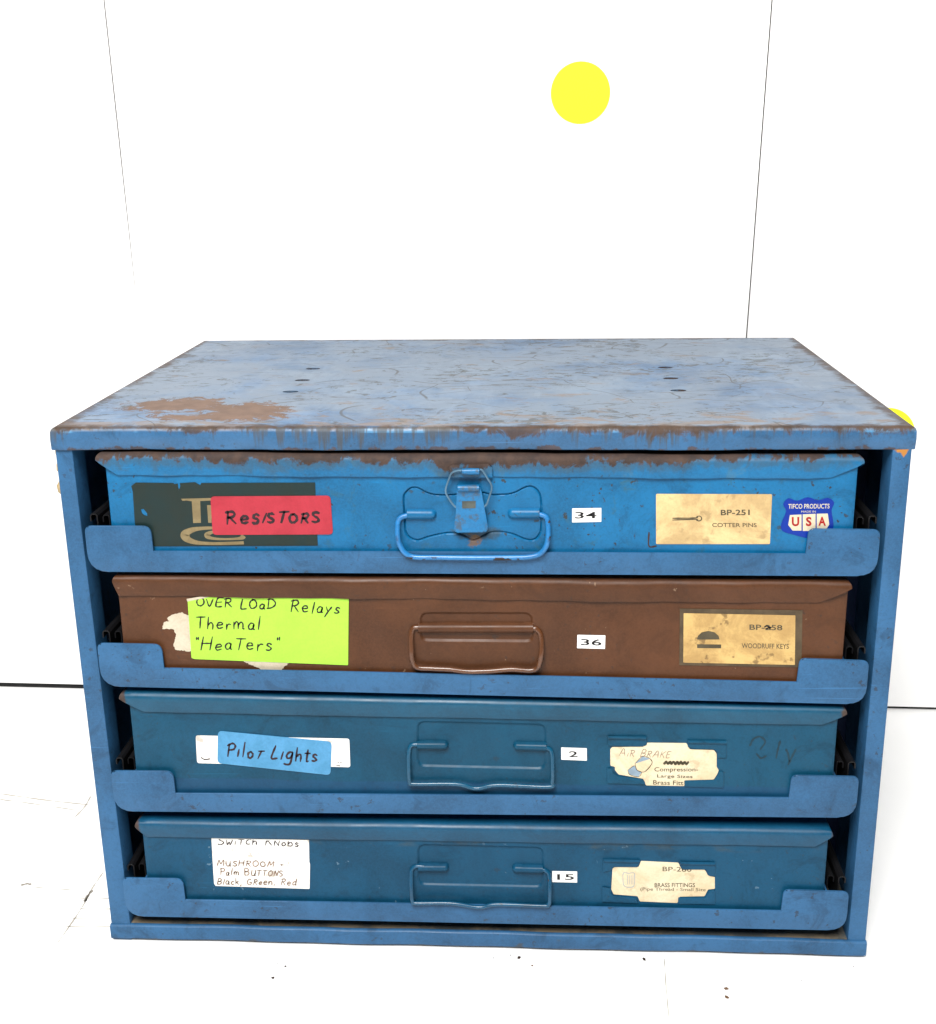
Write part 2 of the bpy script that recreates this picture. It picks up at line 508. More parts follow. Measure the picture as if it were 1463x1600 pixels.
# ------------------------------------------------------------ lettering
def text_mesh(body, offset=0.0, res=3):
    cu = bpy.data.curves.new('lettering', 'FONT')
    cu.body = body
    cu.resolution_u = res
    cu.offset = offset
    ob = bpy.data.objects.new('tmp', cu)
    COL.objects.link(ob)
    bpy.context.view_layer.update()
    me = bpy.data.meshes.new_from_object(ob.evaluated_get(bpy.context.evaluated_depsgraph_get()))
    vs = np.array([v.co[:] for v in me.vertices])
    fs = [tuple(p.vertices) for p in me.polygons]
    bpy.data.objects.remove(ob)
    bpy.data.curves.remove(cu)
    bpy.data.meshes.remove(me)
    return vs[:, :2], fs
def box_map(P, box):
    """map points with bounds (0..1) into the box given by bottom-left, bottom-right, top-left"""
    a, b, c = (np.array(q, float) for q in box)
    return a + P[:, :1] * (b - a) + P[:, 1:] * (c - a)

GL = {  # pen strokes, x right, y up, capital height 1; (advance, strokes)
 'A': (.8, [[(0, 0), (.35, 1), (.7, 0)], [(.13, .38), (.58, .38)]]),
 'B': (.7, [[(.05, 0), (.05, 1), (.4, .97), (.5, .78), (.38, .58), (.08, .52)], [(.08, .52), (.48, .48), (.58, .25), (.42, .03), (.05, 0)]]),
 'C': (.7, [[(.58, .85), (.35, .98), (.1, .75), (.03, .45), (.15, .12), (.38, .02), (.6, .14)]]),
 'D': (.8, [[(.08, 0), (.08, 1)], [(-.02, .97), (.35, .95), (.65, .65), (.62, .3), (.35, .05), (0, 0)]]),
 'E': (.6, [[(.5, .97), (.06, .95), (.05, .03), (.52, 0)], [(.06, .5), (.42, .52)]]),
 'G': (.75, [[(.55, .88), (.3, .98), (.06, .7), (.05, .3), (.28, .02), (.58, .12), (.6, .42), (.34, .4)]]),
 'H': (.75, [[(.06, 1), (.04, 0)], [(.6, 1), (.58, 0)], [(.05, .5), (.6, .53)]]),
 'I': (.3, [[(.12, 1), (.1, 0)]]),
 'K': (.7, [[(.06, 1), (.05, 0)], [(.55, 1), (.08, .45)], [(.2, .56), (.6, 0)]]),
 'L': (.6, [[(.08, 1), (.05, .04), (.5, .03)]]),
 'M': (.95, [[(.02, 0), (.12, 1), (.4, .3), (.7, 1), (.8, 0)]]),
 'N': (.75, [[(.04, 0), (.06, 1)], [(.06, 1), (.55, .02)], [(.55, .02), (.6, 1)]]),
 'O': (.8, [[(.34, .98), (.1, .82), (.03, .45), (.18, .08), (.42, .03), (.65, .28), (.62, .7), (.42, .95), (.25, .98)]]),
 'P': (.65, [[(.1, 0), (.08, .95)], [(-.05, .85), (.3, 1), (.55, .85), (.48, .58), (.1, .48)]]),
 'R': (.75, [[(.08, 0), (.1, 1)], [(-.05, .93), (.35, 1), (.52, .8), (.4, .58), (.1, .5)], [(.22, .52), (.62, 0)]]),
 'S': (.65, [[(.52, .88), (.3, .99), (.08, .85), (.15, .62), (.42, .45), (.52, .22), (.32, .02), (.04, .1)]]),
 'T': (.7, [[(0, .96), (.66, .98)], [(.33, .97), (.3, 0)]]),
 'U': (.75, [[(.05, 1), (.06, .3), (.25, .03), (.5, .15), (.58, .5)], [(.6, 1), (.58, .1), (.66, .02)]]),
 'V': (.7, [[(0, 1), (.28, .02), (.62, 1)]]),
 'W': (.95, [[(0, 1), (.2, .05), (.42, .65), (.6, .05), (.82, 1)]]),
 'a': (.58, [[(.42, .5), (.2, .56), (.04, .3), (.15, .04), (.36, .12), (.43, .5)], [(.43, .5), (.42, .08), (.52, .02)]]),
 'b': (.55, [[(.06, 1), (.05, .05)], [(.05, .3), (.25, .52), (.44, .35), (.36, .06), (.06, .04)]]),
 'c': (.5, [[(.4, .48), (.2, .54), (.04, .28), (.16, .03), (.42, .1)]]),
 'd': (.6, [[(.42, .45), (.2, .52), (.04, .26), (.18, .03), (.42, .16)], [(.46, 1), (.43, .08), (.54, .02)]]),
 'e': (.55, [[(.06, .28), (.42, .34), (.34, .53), (.14, .48), (.05, .24), (.18, .03), (.45, .1)]]),
 'g': (.58, [[(.42, .48), (.2, .54), (.05, .3), (.16, .08), (.36, .14), (.43, .48)], [(.43, .48), (.42, -.25), (.2, -.36), (0, -.28)]]),
 'h': (.55, [[(.06, 1), (.05, 0)], [(.05, .28), (.24, .52), (.4, .4), (.41, 0)]]),
 'i': (.26, [[(.1, .52), (.09, 0)]]),
 'k': (.55, [[(.06, 1), (.05, 0)], [(.42, .52), (.08, .22)], [(.16, .28), (.45, 0)]]),
 'l': (.28, [[(.1, 1), (.09, 0)]]),
 'm': (.85, [[(.04, .5), (.05, 0)], [(.05, .3), (.2, .52), (.33, .38), (.33, 0)], [(.33, .3), (.5, .52), (.64, .38), (.65, .04), (.74, .02)]]),
 'n': (.58, [[(.04, .5), (.05, 0)], [(.05, .3), (.24, .52), (.42, .4), (.43, 0)]]),
 'o': (.52, [[(.22, .53), (.05, .35), (.1, .07), (.28, .03), (.42, .24), (.34, .48), (.18, .53)]]),
 'r': (.45, [[(.05, .5), (.06, 0)], [(.06, .3), (.2, .5), (.36, .46)]]),
 's': (.45, [[(.36, .47), (.18, .55), (.06, .42), (.2, .3), (.35, .17), (.22, .02), (.02, .06)]]),
 't': (.42, [[(.2, .8), (.18, .08), (.3, .02)], [(.02, .55), (.38, .57)]]),
 'u': (.58, [[(.05, .52), (.06, .16), (.2, .02), (.4, .16), (.43, .52)], [(.43, .52), (.42, .03)]]),
 'y': (.52, [[(.03, .52), (.2, .08)], [(.42, .52), (.2, .08), (.02, -.34)]]),
 '"': (.3, [[(.04, 1), (.06, .78)], [(.16, 1), (.18, .78)]]),
 ',': (.25, [[(.1, .06), (.04, -.18)]]),
 '.': (.2, [[(.08, .02), (.1, .05)]]),
 '+': (.5, [[(.04, .4), (.42, .42)], [(.24, .62), (.22, .2)]]),
 ' ': (.42, []),
}
def ribbon(vs, fs, path, w, to2=lambda q: q, jit=.12):
    """flat pen stroke; path in mm, w half-width in mm"""
    P = [np.array(q, float) for q in path]
    n = len(P)
    base = len(vs)
    for i, q in enumerate(P):
        t = P[min(i + 1, n - 1)] - P[max(i - 1, 0)]
        L = np.linalg.norm(t) or 1
        t = t / L
        nn = np.array((-t[1], t[0]))
        ww = w * (1 + jit * math.sin(i * 1.7 + base) + (jit and random.uniform(-.22, .22)))
        if i in (0, n - 1):
            ww *= .6
            q = q + t * w * (.5 if i else -.5)
        vs.append(q + nn * ww)
        vs.append(q - nn * ww)
    for i in range(n - 1):
        a = base + 2 * i
        fs.append((a, a + 1, a + 3, a + 2))
def hand_text(text, box, w, small=1.0, track=.12):
    """handwriting in the box: returns flat points in mm and faces"""
    x = 0
    strokes = []
    for i, ch in enumerate(text):
        adv, st = GL[ch]
        sc = 1.0 if (i == 0 or text[i - 1] == ' ' or not ch.isupper()) else small
        sc *= 1 + random.uniform(-.11, .09)
        dy = random.uniform(-.07, .05)
        ro = random.uniform(-.10, .12)
        for s in st:
            strokes.append([(x + q[0] * sc + (.08 + ro) * q[1], q[1] * sc + dy + .12 * ro * q[0] + random.uniform(-.025, .025)) for q in s])
        x += adv * sc + track
    x -= track
    vs, fs = [], []
    for s in strokes:
        P = np.array(s, float)
        P[:, 0] /= x
        P = box_map(P, box)
        P = smooth_path(list(P), 4) if len(P) > 2 else [P[0], (P[0] + P[1]) / 2, P[1]]
        ribbon(vs, fs, P, w)
    return np.array(vs), fs

# measured outlines on the case fronts: (x from the middle, height over the case's foot), mm
FEAT = {
 1: {
  'bow': [(-44.0,46.7),(-42.7,50.0),(-39.8,52.7),(-36.6,53.4),(-33.4,52.1),(-30.3,50.3),(-25.5,48.9),(-19.9,48.5),(-13.4,48.8),(-6.2,49.8),(0.2,50.6),(5.0,50.1),(9.8,49.0),(16.2,49.1),(21.0,49.5),(25.0,50.8),(28.9,53.0),(32.9,54.4),(36.1,53.3),(38.5,50.8),(39.7,47.1),(40.1,41.3),(40.1,32.9),(39.8,26.1),(38.6,23.2),(36.2,20.6),(32.1,20.2),(28.1,21.4),(22.5,23.9),(16.0,25.2),(10.4,25.1),(6.4,23.9),(1.5,20.9),(-1.4,19.8),(-4.2,20.8),(-8.2,23.4),(-13.0,24.4),(-18.7,24.3),(-24.4,23.1),(-30.1,21.6),(-35.0,19.8),(-39.1,20.2),(-42.3,22.8),(-43.8,27.4),(-43.7,35.8)],
  'sockL': [(-42.3,36.3),(-24.1,36.3)],
  'sockR': [(39.3,37.2),(19.7,37.1)],
  'bail': [(-37.9,36.2),(-42.7,35.4),(-46.0,34.1),(-47.7,30.8),(-47.8,22.3),(-46.5,16.4),(-43.4,11.3),(-37.8,8.7),(-24.7,8.5),(-0.3,8.4),(24.1,8.7),(32.2,9.1),(38.6,10.8),(42.6,15.1),(44.2,21.1),(44.3,29.5),(43.3,34.6),(40.1,36.4),(35.3,37.1)],
  'hookplate': [(-15.6,60.5),(-15.8,66.6),(-13.9,68.7),(8.4,69.2),(10.7,67.2),(10.8,60.6)],
  'roll': [(-7.8,64.8),(3.2,65.0)],
  'loop': [(-7.6,65.5),(-10.8,65.3),(-14.0,63.8),(-15.6,60.1),(-17.8,52.6),(-15.5,47.2),(-12.3,42.7),(-7.9,41.0),(1.7,41.1),(6.5,43.6),(8.2,47.8),(10.2,55.2),(7.5,61.0),(4.8,65.5),(3.2,66.3)],
  'lever': [(-10.9,56.0),(3.1,56.2),(4.2,51.1),(6.1,39.4),(7.9,29.4),(7.2,27.2),(5.6,26.3),(-11.0,25.9),(-13.0,26.9),(-13.0,29.3),(-11.8,39.3),(-11.0,51.0)],
  'badge': [(-7.9,46.3),(0.4,46.5),(0.3,41.9),(-7.9,41.7)],
  'decal': [(-209.7,55.8),(-186.2,55.6),(-185.6,54.9),(-183.5,55.3),(-183.2,50.6),(-182.0,53.8),(-182.2,55.5),(-172.7,56.2),(-169.5,54.3),(-168.8,55.7),(-98.1,56.3),(-98.4,15.9),(-210.1,14.9),(-212.8,29.4),(-212.2,49.9),(-212.8,53.6)],
  'chip': [(-208.1,38.8),(-206.4,39.1),(-204.4,36.3),(-204.4,34.5),(-206.3,35.1),(-207.6,36.3)],
  'T': [(-182.2,45.7),(-162.0,46.3),(-162.1,44.7),(-170.3,44.3),(-170.9,30.4),(-175.8,30.2),(-175.6,44.1),(-178.9,44.6),(-181.4,44.4)],
  'I': [(-166.2,41.7),(-163.3,41.8),(-164.2,30.4),(-166.3,30.4)],
  'swirl': [(-159.6,27.1),(-167.3,27.0),(-175.1,26.2),(-180.1,24.2),(-181.5,21.8),(-179.5,19.3),(-173.9,17.5),(-164.2,17.0),(-154.5,17.2),(-144.8,17.6)],
  'swirl2': [(-159.8,24.7),(-164.6,24.3),(-167.5,22.7),(-166.3,20.9),(-161.1,20.0),(-152.4,20.0),(-146.5,20.6),(-144.5,22.3)],
  'red': [(-163.6,47.3),(-89.0,48.1),(-88.5,23.4),(-164.0,22.7)],
  't_res': [(-155.0,30.5),(-96.0,31.1),(-154.4,39.3)],
  'card': [(109.2,50.1),(178.4,50.2),(178.9,18.4),(110.2,18.0)],
  't_bp': [(148.5,36.7),(165.8,36.9),(148.3,40.3)],
  't_cp': [(143.7,29.2),(170.4,29.3),(143.5,31.8)],
  'pinA': [(119.7,34.7),(133.6,35.0),(134.1,35.7),(135.7,36.2),(136.9,35.3),(136.9,33.9),(135.8,33.1),(134.2,33.5),(133.5,34.1),(119.7,33.6)],
  'shield': [(188.4,47.7),(193.6,46.1),(199.7,48.4),(206.0,46.5),(211.6,48.1),(215.5,45.1),(214.3,40.1),(216.1,31.2),(214.9,26.7),(209.6,24.5),(201.6,22.4),(192.9,24.5),(186.0,26.8),(184.9,31.3),(187.3,39.4),(185.3,43.9)],
  't_tp': [(188.5,41.1),(212.9,41.4),(188.4,44.1)],
  't_mi': [(196.4,38.7),(205.0,38.8),(196.3,39.9)],
  'bU': [(189.7,37.1),(196.6,37.5),(197.2,27.2),(191.9,27.2),(189.1,30.8)],
  'bS': [(197.3,37.6),(204.9,38.0),(205.6,27.0),(198.0,27.0)],
  'bA': [(205.6,38.0),(212.1,38.2),(213.5,31.2),(211.5,27.5),(206.3,27.1)],
  't_U': [(191.3,30.0),(195.7,30.0),(190.9,35.9)],
  't_S': [(199.6,30.1),(203.0,30.1),(199.3,36.0)],
  't_A': [(207.1,30.4),(211.5,30.4),(206.7,36.2)],
  'num': [(58.8,40.6),(76.5,41.0),(76.6,32.2),(58.9,31.7)],
  't_num': [(60.6,34.2),(73.7,34.4),(60.6,38.4)],
  'brk': [(105.7,25.6),(105.9,16.8),(110.5,16.8)],
  'brk2': [(101.5,67.6),(106.5,70.0),(111.5,68.9)],
  'streak': [(-1.5,19.2),(-1.4,11.5)],
 },
 2: {
  'lime': [(-183.4,59.9),(-164.4,64.6),(-147.4,66.9),(-82.1,67.3),(-80.4,65.1),(-82.8,16.9),(-181.9,19.1),(-184.0,19.8)],
  'fold': [(-183.9,61.4),(-157.3,66.4),(-147.4,67.1),(-164.4,64.0),(-183.6,59.6)],
  'tornL': [(-180.9,50.3),(-183.8,49.8),(-187.9,51.7),(-193.6,50.6),(-198.1,47.7),(-196.6,45.5),(-200.5,44.6),(-201.3,40.0),(-194.5,40.1),(-192.6,36.3),(-195.3,29.2),(-194.2,25.4),(-184.3,24.3),(-181.5,24.4)],
  'tornB': [(-151.3,19.3),(-149.3,17.4),(-143.7,14.8),(-138.2,12.2),(-126.1,12.5),(-121.2,17.6),(-121.0,19.9)],
  't_o1': [(-178.3,56.4),(-154.4,56.4),(-177.9,62.2)],
  't_o2': [(-149.9,55.3),(-126.8,55.3),(-149.5,61.6)],
  't_o3': [(-118.2,53.3),(-86.6,52.4),(-117.8,61.3)],
  't_o4': [(-179.5,40.7),(-137.4,41.1),(-178.9,49.1)],
  't_o5': [(-181.8,25.9),(-126.7,26.4),(-181.1,34.9)],
  'num': [(63.0,40.3),(80.5,40.2),(80.4,31.2),(62.9,31.4)],
  't_num': [(65.3,33.5),(78.2,33.4),(65.2,37.7)],
  'rec': [(-36.4,54.3),(35.3,55.2),(36.5,34.3),(-36.9,33.7)],
  'tube': [(-37.1,43.1),(35.7,44.3)],
  'bail': [(-29.4,43.3),(-37.1,43.6),(-40.3,42.9),(-41.6,38.1),(-41.5,27.6),(-41.1,21.6),(-38.2,16.2),(-28.7,15.5),(-17.5,15.2),(-6.3,14.0),(7.6,14.6),(21.5,16.1),(34.0,15.6),(38.8,19.0),(40.6,29.2),(40.1,39.5),(37.4,43.6),(35.3,44.0),(27.1,44.0)],
  'frame': [(126.1,58.6),(201.1,58.4),(202.9,21.4),(127.1,21.3)],
  'card': [(128.5,55.7),(197.0,55.2),(198.7,23.0),(129.5,23.1)],
  't_bp': [(169.4,45.5),(189.6,45.4),(169.2,49.0)],
  't_wk': [(165.3,33.4),(194.3,33.4),(165.1,36.7)],
  'moon': [(137.4,38.6),(137.9,41.1),(140.2,43.4),(144.2,44.4),(148.0,43.6),(150.6,41.3),(151.4,38.9)],
  'bar': [(137.6,35.5),(152.5,35.6),(152.6,33.1),(137.7,33.0)],
 },
 3: {
  'strip': [(-185.7,51.4),(-84.2,50.9),(-84.4,30.7),(-186.3,32.2)],
  'blue': [(-170.6,55.0),(-95.8,48.7),(-97.7,25.0),(-172.6,32.5)],
  't_pl': [(-166.1,37.5),(-105.9,34.7),(-164.5,47.2)],
  'num': [(53.5,47.1),(70.0,46.8),(70.2,37.8),(53.6,38.3)],
  't_num': [(58.5,40.3),(64.2,40.3),(58.5,44.6)],
  'rec': [(-39.4,63.8),(43.6,63.3),(43.8,30.0),(-40.3,31.0)],
  'sockL': [(-40.1,47.0),(-19.6,47.2)],
  'sockR': [(44.2,47.2),(22.7,47.5)],
  'bail': [(-31.3,47.2),(-40.5,47.5),(-44.1,46.3),(-45.4,41.0),(-45.5,30.0),(-45.1,20.5),(-41.7,19.0),(-14.6,19.3),(-1.7,16.3),(12.6,19.0),(45.2,18.1),(47.8,21.7),(48.0,33.0),(47.5,42.5),(45.1,46.0),(35.5,47.1)],
  'card': [(85.1,46.4),(86.2,48.0),(105.8,48.7),(108.5,51.6),(133.6,51.8),(135.9,47.3),(151.2,47.1),(153.1,44.4),(153.5,34.6),(155.0,32.2),(154.0,28.9),(152.1,25.1),(133.2,24.2),(133.4,19.9),(108.7,20.1),(106.7,25.0),(90.8,28.0),(88.4,31.2),(88.3,33.6),(85.4,34.4)],
  'tabTL': [(83.2,56.7),(108.3,56.4),(108.5,50.3),(105.7,49.0),(83.3,48.9)],
  'tabTR': [(133.9,54.5),(158.8,53.9),(159.4,41.3),(153.5,41.5),(153.3,46.3),(151.2,47.6),(136.3,48.1),(134.5,49.2)],
  'tabBL': [(83.2,32.7),(86.5,33.2),(87.2,29.5),(90.8,26.8),(106.4,25.0),(108.1,22.5),(108.2,20.9),(83.4,21.4)],
  'tabBR': [(133.5,24.2),(152.3,24.8),(154.6,28.9),(155.3,31.4),(158.1,31.4),(158.7,19.1),(133.4,19.6)],
  'w_air': [(90.8,41.7),(123.5,40.6),(91.9,46.8)],
  'strike': [(120.1,38.6),(135.9,38.9),(135.3,36.0),(119.9,35.7)],
  't_c1': [(113.8,29.6),(141.8,30.0),(113.7,33.7)],
  't_c2': [(115.7,25.4),(138.5,25.2),(115.6,28.5)],
  't_c3': [(113.3,20.8),(132.8,20.6),(113.2,24.1)],
  'fitA': [(101.2,36.2),(106.0,41.6),(110.9,39.9),(112.0,36.4),(107.7,30.3),(102.7,31.4)],
  'fitB': [(96.7,31.3),(100.8,34.6),(102.7,31.4),(105.6,29.8),(103.6,26.5),(97.9,28.1)],
  'sm1': [(173.9,50.5),(175.7,55.4),(179.8,57.5),(183.4,53.9),(180.7,48.1)],
  'sm2': [(178.3,44.9),(181.3,41.6),(184.7,43.3)],
  'sm3': [(192.8,54.6),(191.7,48.4),(191.0,41.8)],
  'sm4': [(196.8,48.5),(198.4,44.9),(199.4,39.5)],
  'sm5': [(203.0,48.6),(201.2,43.6),(198.9,37.0)],
 },
 4: {
  'lab': [(-180.9,59.5),(-114.6,59.2),(-115.2,42.2),(-114.8,40.5),(-116.1,21.3),(-180.8,22.4),(-181.7,24.1),(-181.3,45.5)],
  'seam': [(-181.3,45.6),(-115.2,45.7)],
  't_s1': [(-177.3,54.8),(-149.6,55.3),(-176.9,60.1)],
  't_s2': [(-144.7,54.7),(-121.5,54.0),(-144.4,60.3)],
  't_s3': [(-178.5,38.3),(-139.5,38.3),(-178.2,42.9)],
  't_s4': [(-135.9,38.3),(-132.3,38.2),(-135.7,41.9)],
  't_s5': [(-177.0,31.2),(-133.7,30.9),(-176.6,36.2)],
  't_s6': [(-179.6,23.8),(-124.7,24.0),(-179.2,28.6)],
  'num': [(48.3,38.2),(64.9,38.2),(65.0,29.8),(48.3,29.9)],
  't_num': [(51.7,31.7),(62.9,31.9),(51.6,36.0)],
  'rec': [(-41.3,56.7),(42.4,55.7),(42.6,24.5),(-42.1,24.9)],
  'sockL': [(-41.7,39.0),(-21.0,39.4)],
  'sockR': [(42.5,39.2),(21.7,39.5)],
  'bail': [(-32.5,39.2),(-42.0,40.2),(-45.6,37.9),(-46.2,33.0),(-45.9,18.8),(-45.3,12.5),(-42.4,11.4),(-19.2,11.8),(-0.7,9.1),(11.6,11.7),(42.3,11.1),(45.7,12.3),(46.6,15.5),(46.5,33.0),(44.5,37.8),(40.7,39.1),(33.1,39.2)],
  'card': [(88.3,41.0),(89.8,42.1),(105.5,42.4),(106.9,47.0),(131.6,46.1),(134.1,40.7),(148.2,41.8),(149.8,40.1),(151.4,36.7),(155.9,35.9),(156.3,26.8),(151.9,26.3),(149.8,21.1),(133.3,20.4),(132.0,15.5),(107.0,16.2),(105.4,20.2),(89.4,21.3),(87.8,25.1)],
  'tabTL': [(81.7,48.3),(106.6,48.6),(106.6,46.2),(104.9,42.7),(89.0,42.4),(87.5,39.8),(81.9,38.0)],
  'tabTR': [(132.2,47.5),(155.6,47.6),(156.1,36.4),(152.0,36.7),(150.3,41.5),(134.6,41.5),(132.3,44.1)],
  'tabBL': [(81.7,27.6),(87.5,26.5),(87.9,21.6),(89.8,20.2),(104.6,19.1),(106.3,14.9),(81.7,15.5)],
  'tabBR': [(132.4,19.9),(150.5,20.2),(152.5,25.5),(156.5,26.4),(157.0,15.1),(132.3,15.1)],
  't_bp': [(121.4,39.6),(140.4,39.4),(121.3,43.0)],
  't_b1': [(116.5,27.4),(143.2,27.9),(116.4,30.5)],
  't_b2': [(107.2,23.9),(150.4,24.2),(107.1,27.0)],
  'nip': [(95.2,36.0),(96.0,38.1),(98.9,37.6),(102.3,38.0),(103.1,36.1),(102.9,28.5),(99.9,27.0),(96.1,28.4)],
 },
}

# ------------------------------------------------------------ the setting: floor and wall
def quad_sheet(name, x0, x1, y0, y1, z, mat, parent=None):
    return link(name, mesh(name, [(x0, y0, z), (x1, y0, z), (x1, y1, z), (x0, y1, z)], [(0, 1, 2, 3)]), mat, parent, False)
floor = quad_sheet('floor', -3.5, 3.5, -3.5, .9, 0, M['floor'])
tag(floor, 'white floor board with faint scuffs', kind='structure')

wall = empty('wall', (-.514, .407, 0), 'white painted wall of upright boards with dark seams', kind='structure')
wall.rotation_euler[2] = math.atan2(.380 - .407, .422 + .514)
def seam_l(z): return .1785 - .0181 * (z - .566)
def seam_r(z): return .7414 + .024 * (z - .507)
def wall_panel(el, er, zl, zr):
    """board between the edge curves el(z), er(z); zl and zr: gaps over the floor"""
    zs = [0, .40, .41, .55, .70, 1.2, 2.6]
    vs, fs = [], []
    for i, z in enumerate(zs):
        a, b = el(z), er(z)
        za, zb_ = (z, z) if i else (zl, zr)
        vs += [(a, 0, za), (b, 0, zb_), (b, .004, zb_), (a, .004, za)]
        if i:
            o, q = 4 * i - 4, 4 * i
            for j in range(4):
                fs.append((o + j, o + (j + 1) % 4, q + (j + 1) % 4, q + j))
    fs += [(3, 2, 1, 0), tuple(4 * (len(zs) - 1) + j for j in range(4))]
    link('wall_panel', mesh('wall_panel', vs, fs), M['wall'], wall, False)
gl = lambda z: max(0, min(1, (z - .385) / .06)) * .00062 + .00002
wall_panel(lambda z: -2.4, lambda z: seam_l(z) - gl(z), .0055, .0068)
wall_panel(lambda z: seam_l(z) + gl(z), lambda z: seam_r(z) - .0006, .0068, .004)
wall_panel(lambda z: seam_r(z) + .0006, lambda z: 3.4, .004, .0035)
link('gap_shade_sheet', mesh('gap_shade_sheet', [(-2.4, .0045, .0002), (3.4, .0045, .0002), (3.4, .0045, 2.6), (-2.4, .0045, 2.6)], [(0, 1, 2, 3)]), M['void'], wall, False)  # added dark sheet behind the boards, standing in for the shade in the gaps

def wall_dot(s, z, label):
    pts = [(.0253 * math.cos(a), .0253 * math.sin(a)) for a in np.linspace(0, 2 * math.pi, 49)[:-1]]
    bm = bmesh.new()
    bm_plate(bm, pts, lambda x, y, h: Vector((x, y, h)), 0, .0004)
    d = from_bm('round_sticker', bm, M['yellow'])
    d.matrix_world = Matrix.Translation(wall.location) @ Matrix.Rotation(wall.rotation_euler[2], 4, 'Z') @ Matrix.Translation((s, -.00045, z))
    tag(d, label, 'sticker', 'round yellow stickers on the wall')
wall_dot(.5876, .5697, 'round yellow sticker alone in the middle of the bare white wall')
wall_dot(0.8668, 0.2718, 'round yellow sticker on the wall, mostly hidden behind the cabinet top corner')

# faint marks on the floor (wear of the floor itself)
def floor_mark(paths, w, mat):
    vs, fs = [], []
    for pth in paths:
        P = [np.array(q, float) for q in pth]
        P = smooth_path(P, 5) if len(P) > 2 else [P[0] + (P[1] - P[0]) * t for t in np.linspace(0, 1, 7)]
        ribbon(vs, fs, P, w, jit=.5)
    link('scuff_mark', mesh('scuff_mark', [(v[0] * MM, v[1] * MM, .0003) for v in vs], fs), mat, floor, False)
floor_mark([[(-292, 82), (-293, 60), (-292, 35), (-294, -4)]], .5, M['scuff'])
floor_mark([[(-300, 48), (-268, 49)]], .35, M['scuff'])
floor_mark([[(-296, 35), (-262, 36)]], .4, M['scuff'])
floor_mark([[(-300, 24), (-258, 24)]], .3, M['scuff'])
floor_mark([[(-297, 14), (-258, 15)]], .35, M['scuff'])
floor_mark([[(-292, 58), (-293, 50), (-292.5, 44)]], 1.0, M['scuff2'])
floor_mark([[(-274, 81), (-283, 79)]], .8, M['scuff2'])
floor_mark([[(-422, 196), (-380, 187), (-338, 180)]], .6, M['scuff'])
floor_mark([[(-420, 187), (-385, 180), (-345, 171)]], .5, M['scuff'])
floor_mark([[(-342, 194), (-341, 178), (-343, 160)]], .6, M['scuff'])
floor_mark([[(-348, 63), (-344, 65), (-341, 64)]], 1.0, M['scuff2'])
floor_mark([[(-340, 61), (-305, 58)]], .3, M['scuff'])
floor_mark([[(124, -6), (122.5, -30), (121, -66)]], .25, M['scuff'])

# ------------------------------------------------------------ the cabinet
CH, CD = .365, .356
cab = empty('slide_rack_cabinet', (0, 0, 0),
            'scuffed blue steel rack cabinet with four sliding trays and a rusty-edged top', 'cabinet')

def rect_ring(xl, xr, yf, yb, z, nx, ny, wob=None):
    P = []
    for i in range(nx):
        P.append([xl + (xr - xl) * i / nx, yf, z])
    for i in range(ny):
        P.append([xr, yf + (yb - yf) * i / ny, z])
    for i in range(nx):
        P.append([xr + (xl - xr) * i / nx, yb, z])
    for i in range(ny):
        P.append([xl, yb + (yf - yb) * i / ny, z])
    if wob:
        P = [wob(*q) for q in P]
    return P
def rings_mesh(bm, rings, to3=lambda x, y, z: Vector((x, y, z))):
    R = [[bm.verts.new(to3(*q)) for q in r] for r in rings]
    n = len(R[0])
    for a, b in zip(R, R[1:]):
        for j in range(n):
            bm.faces.new((a[j], a[(j + 1) % n], b[(j + 1) % n], b[j]))
    return R

def top_panel():
    bm = bmesh.new()
    nx, ny = 52, 24
    def wob(x, y, z):
        e = .0005 * math.sin(x * 31 + 1) + .0003 * math.sin(x * 83) + .0002 * math.sin(x * 190 + 2)
        f = max(0, 1 - (y + .001) / .01)
        g = max(0, (.362 - z) / .012)
        return [x, y + e * f * (.3 + g), z + .3 * e * f]
    W = .2602
    rr = [(-.0030, .0000), (-.0016, -.0004), (-.0005, -.0014), (0, -.0030), (.0002, -.0075), (0, -.0136), (-.0004, -.0141), (-.0012, -.0139)]
    rings = [rect_ring(-W - d, W + d, -d, CD + d, CH + z, nx, ny, wob) for d, z in rr]
    rings.append(rect_ring(-W + .0013, W - .0013, .0013, CD - .0013, CH - .002, nx, ny))
    R = rings_mesh(bm, rings)
    # the flat sheet, with six slotted holes punched through
    holes = []
    for hx, hy in ((-.1344, .2058), (-.1335, .1573), (-.1336, .1134), (.1337, .2056), (.1331, .1600), (.1335, .1140)):
        holes.append([(hx + .0056 * math.cos(a), hy + .0038 * math.sin(a)) for a in np.linspace(0, 2 * math.pi, 15)[:-1]])
    loops = [[v.co.copy() for v in R[0]]] + [[Vector((q[0], q[1], CH)) for q in h] for h in holes]
    hv = [[bm.verts.new((q[0], q[1], CH)) for q in h] for h in holes]
    flat = list(R[0]) + [v for h in hv for v in h]
    for t in tessellate_polygon([[Vector((q.x, q.y, 0)) for q in lp] for lp in loops]):
        try:
            bm.faces.new([flat[i] for i in t])
        except ValueError:
            pass
    for h in hv:
        lo = [bm.verts.new((v.co.x, v.co.y, CH - .0012)) for v in h]
        for j in range(len(h)):
            bm.faces.new((h[j], h[(j + 1) % len(h)], lo[(j + 1) % len(h)], lo[j]))
    from_bm('top_panel', bm, M['top'], cab)
top_panel()

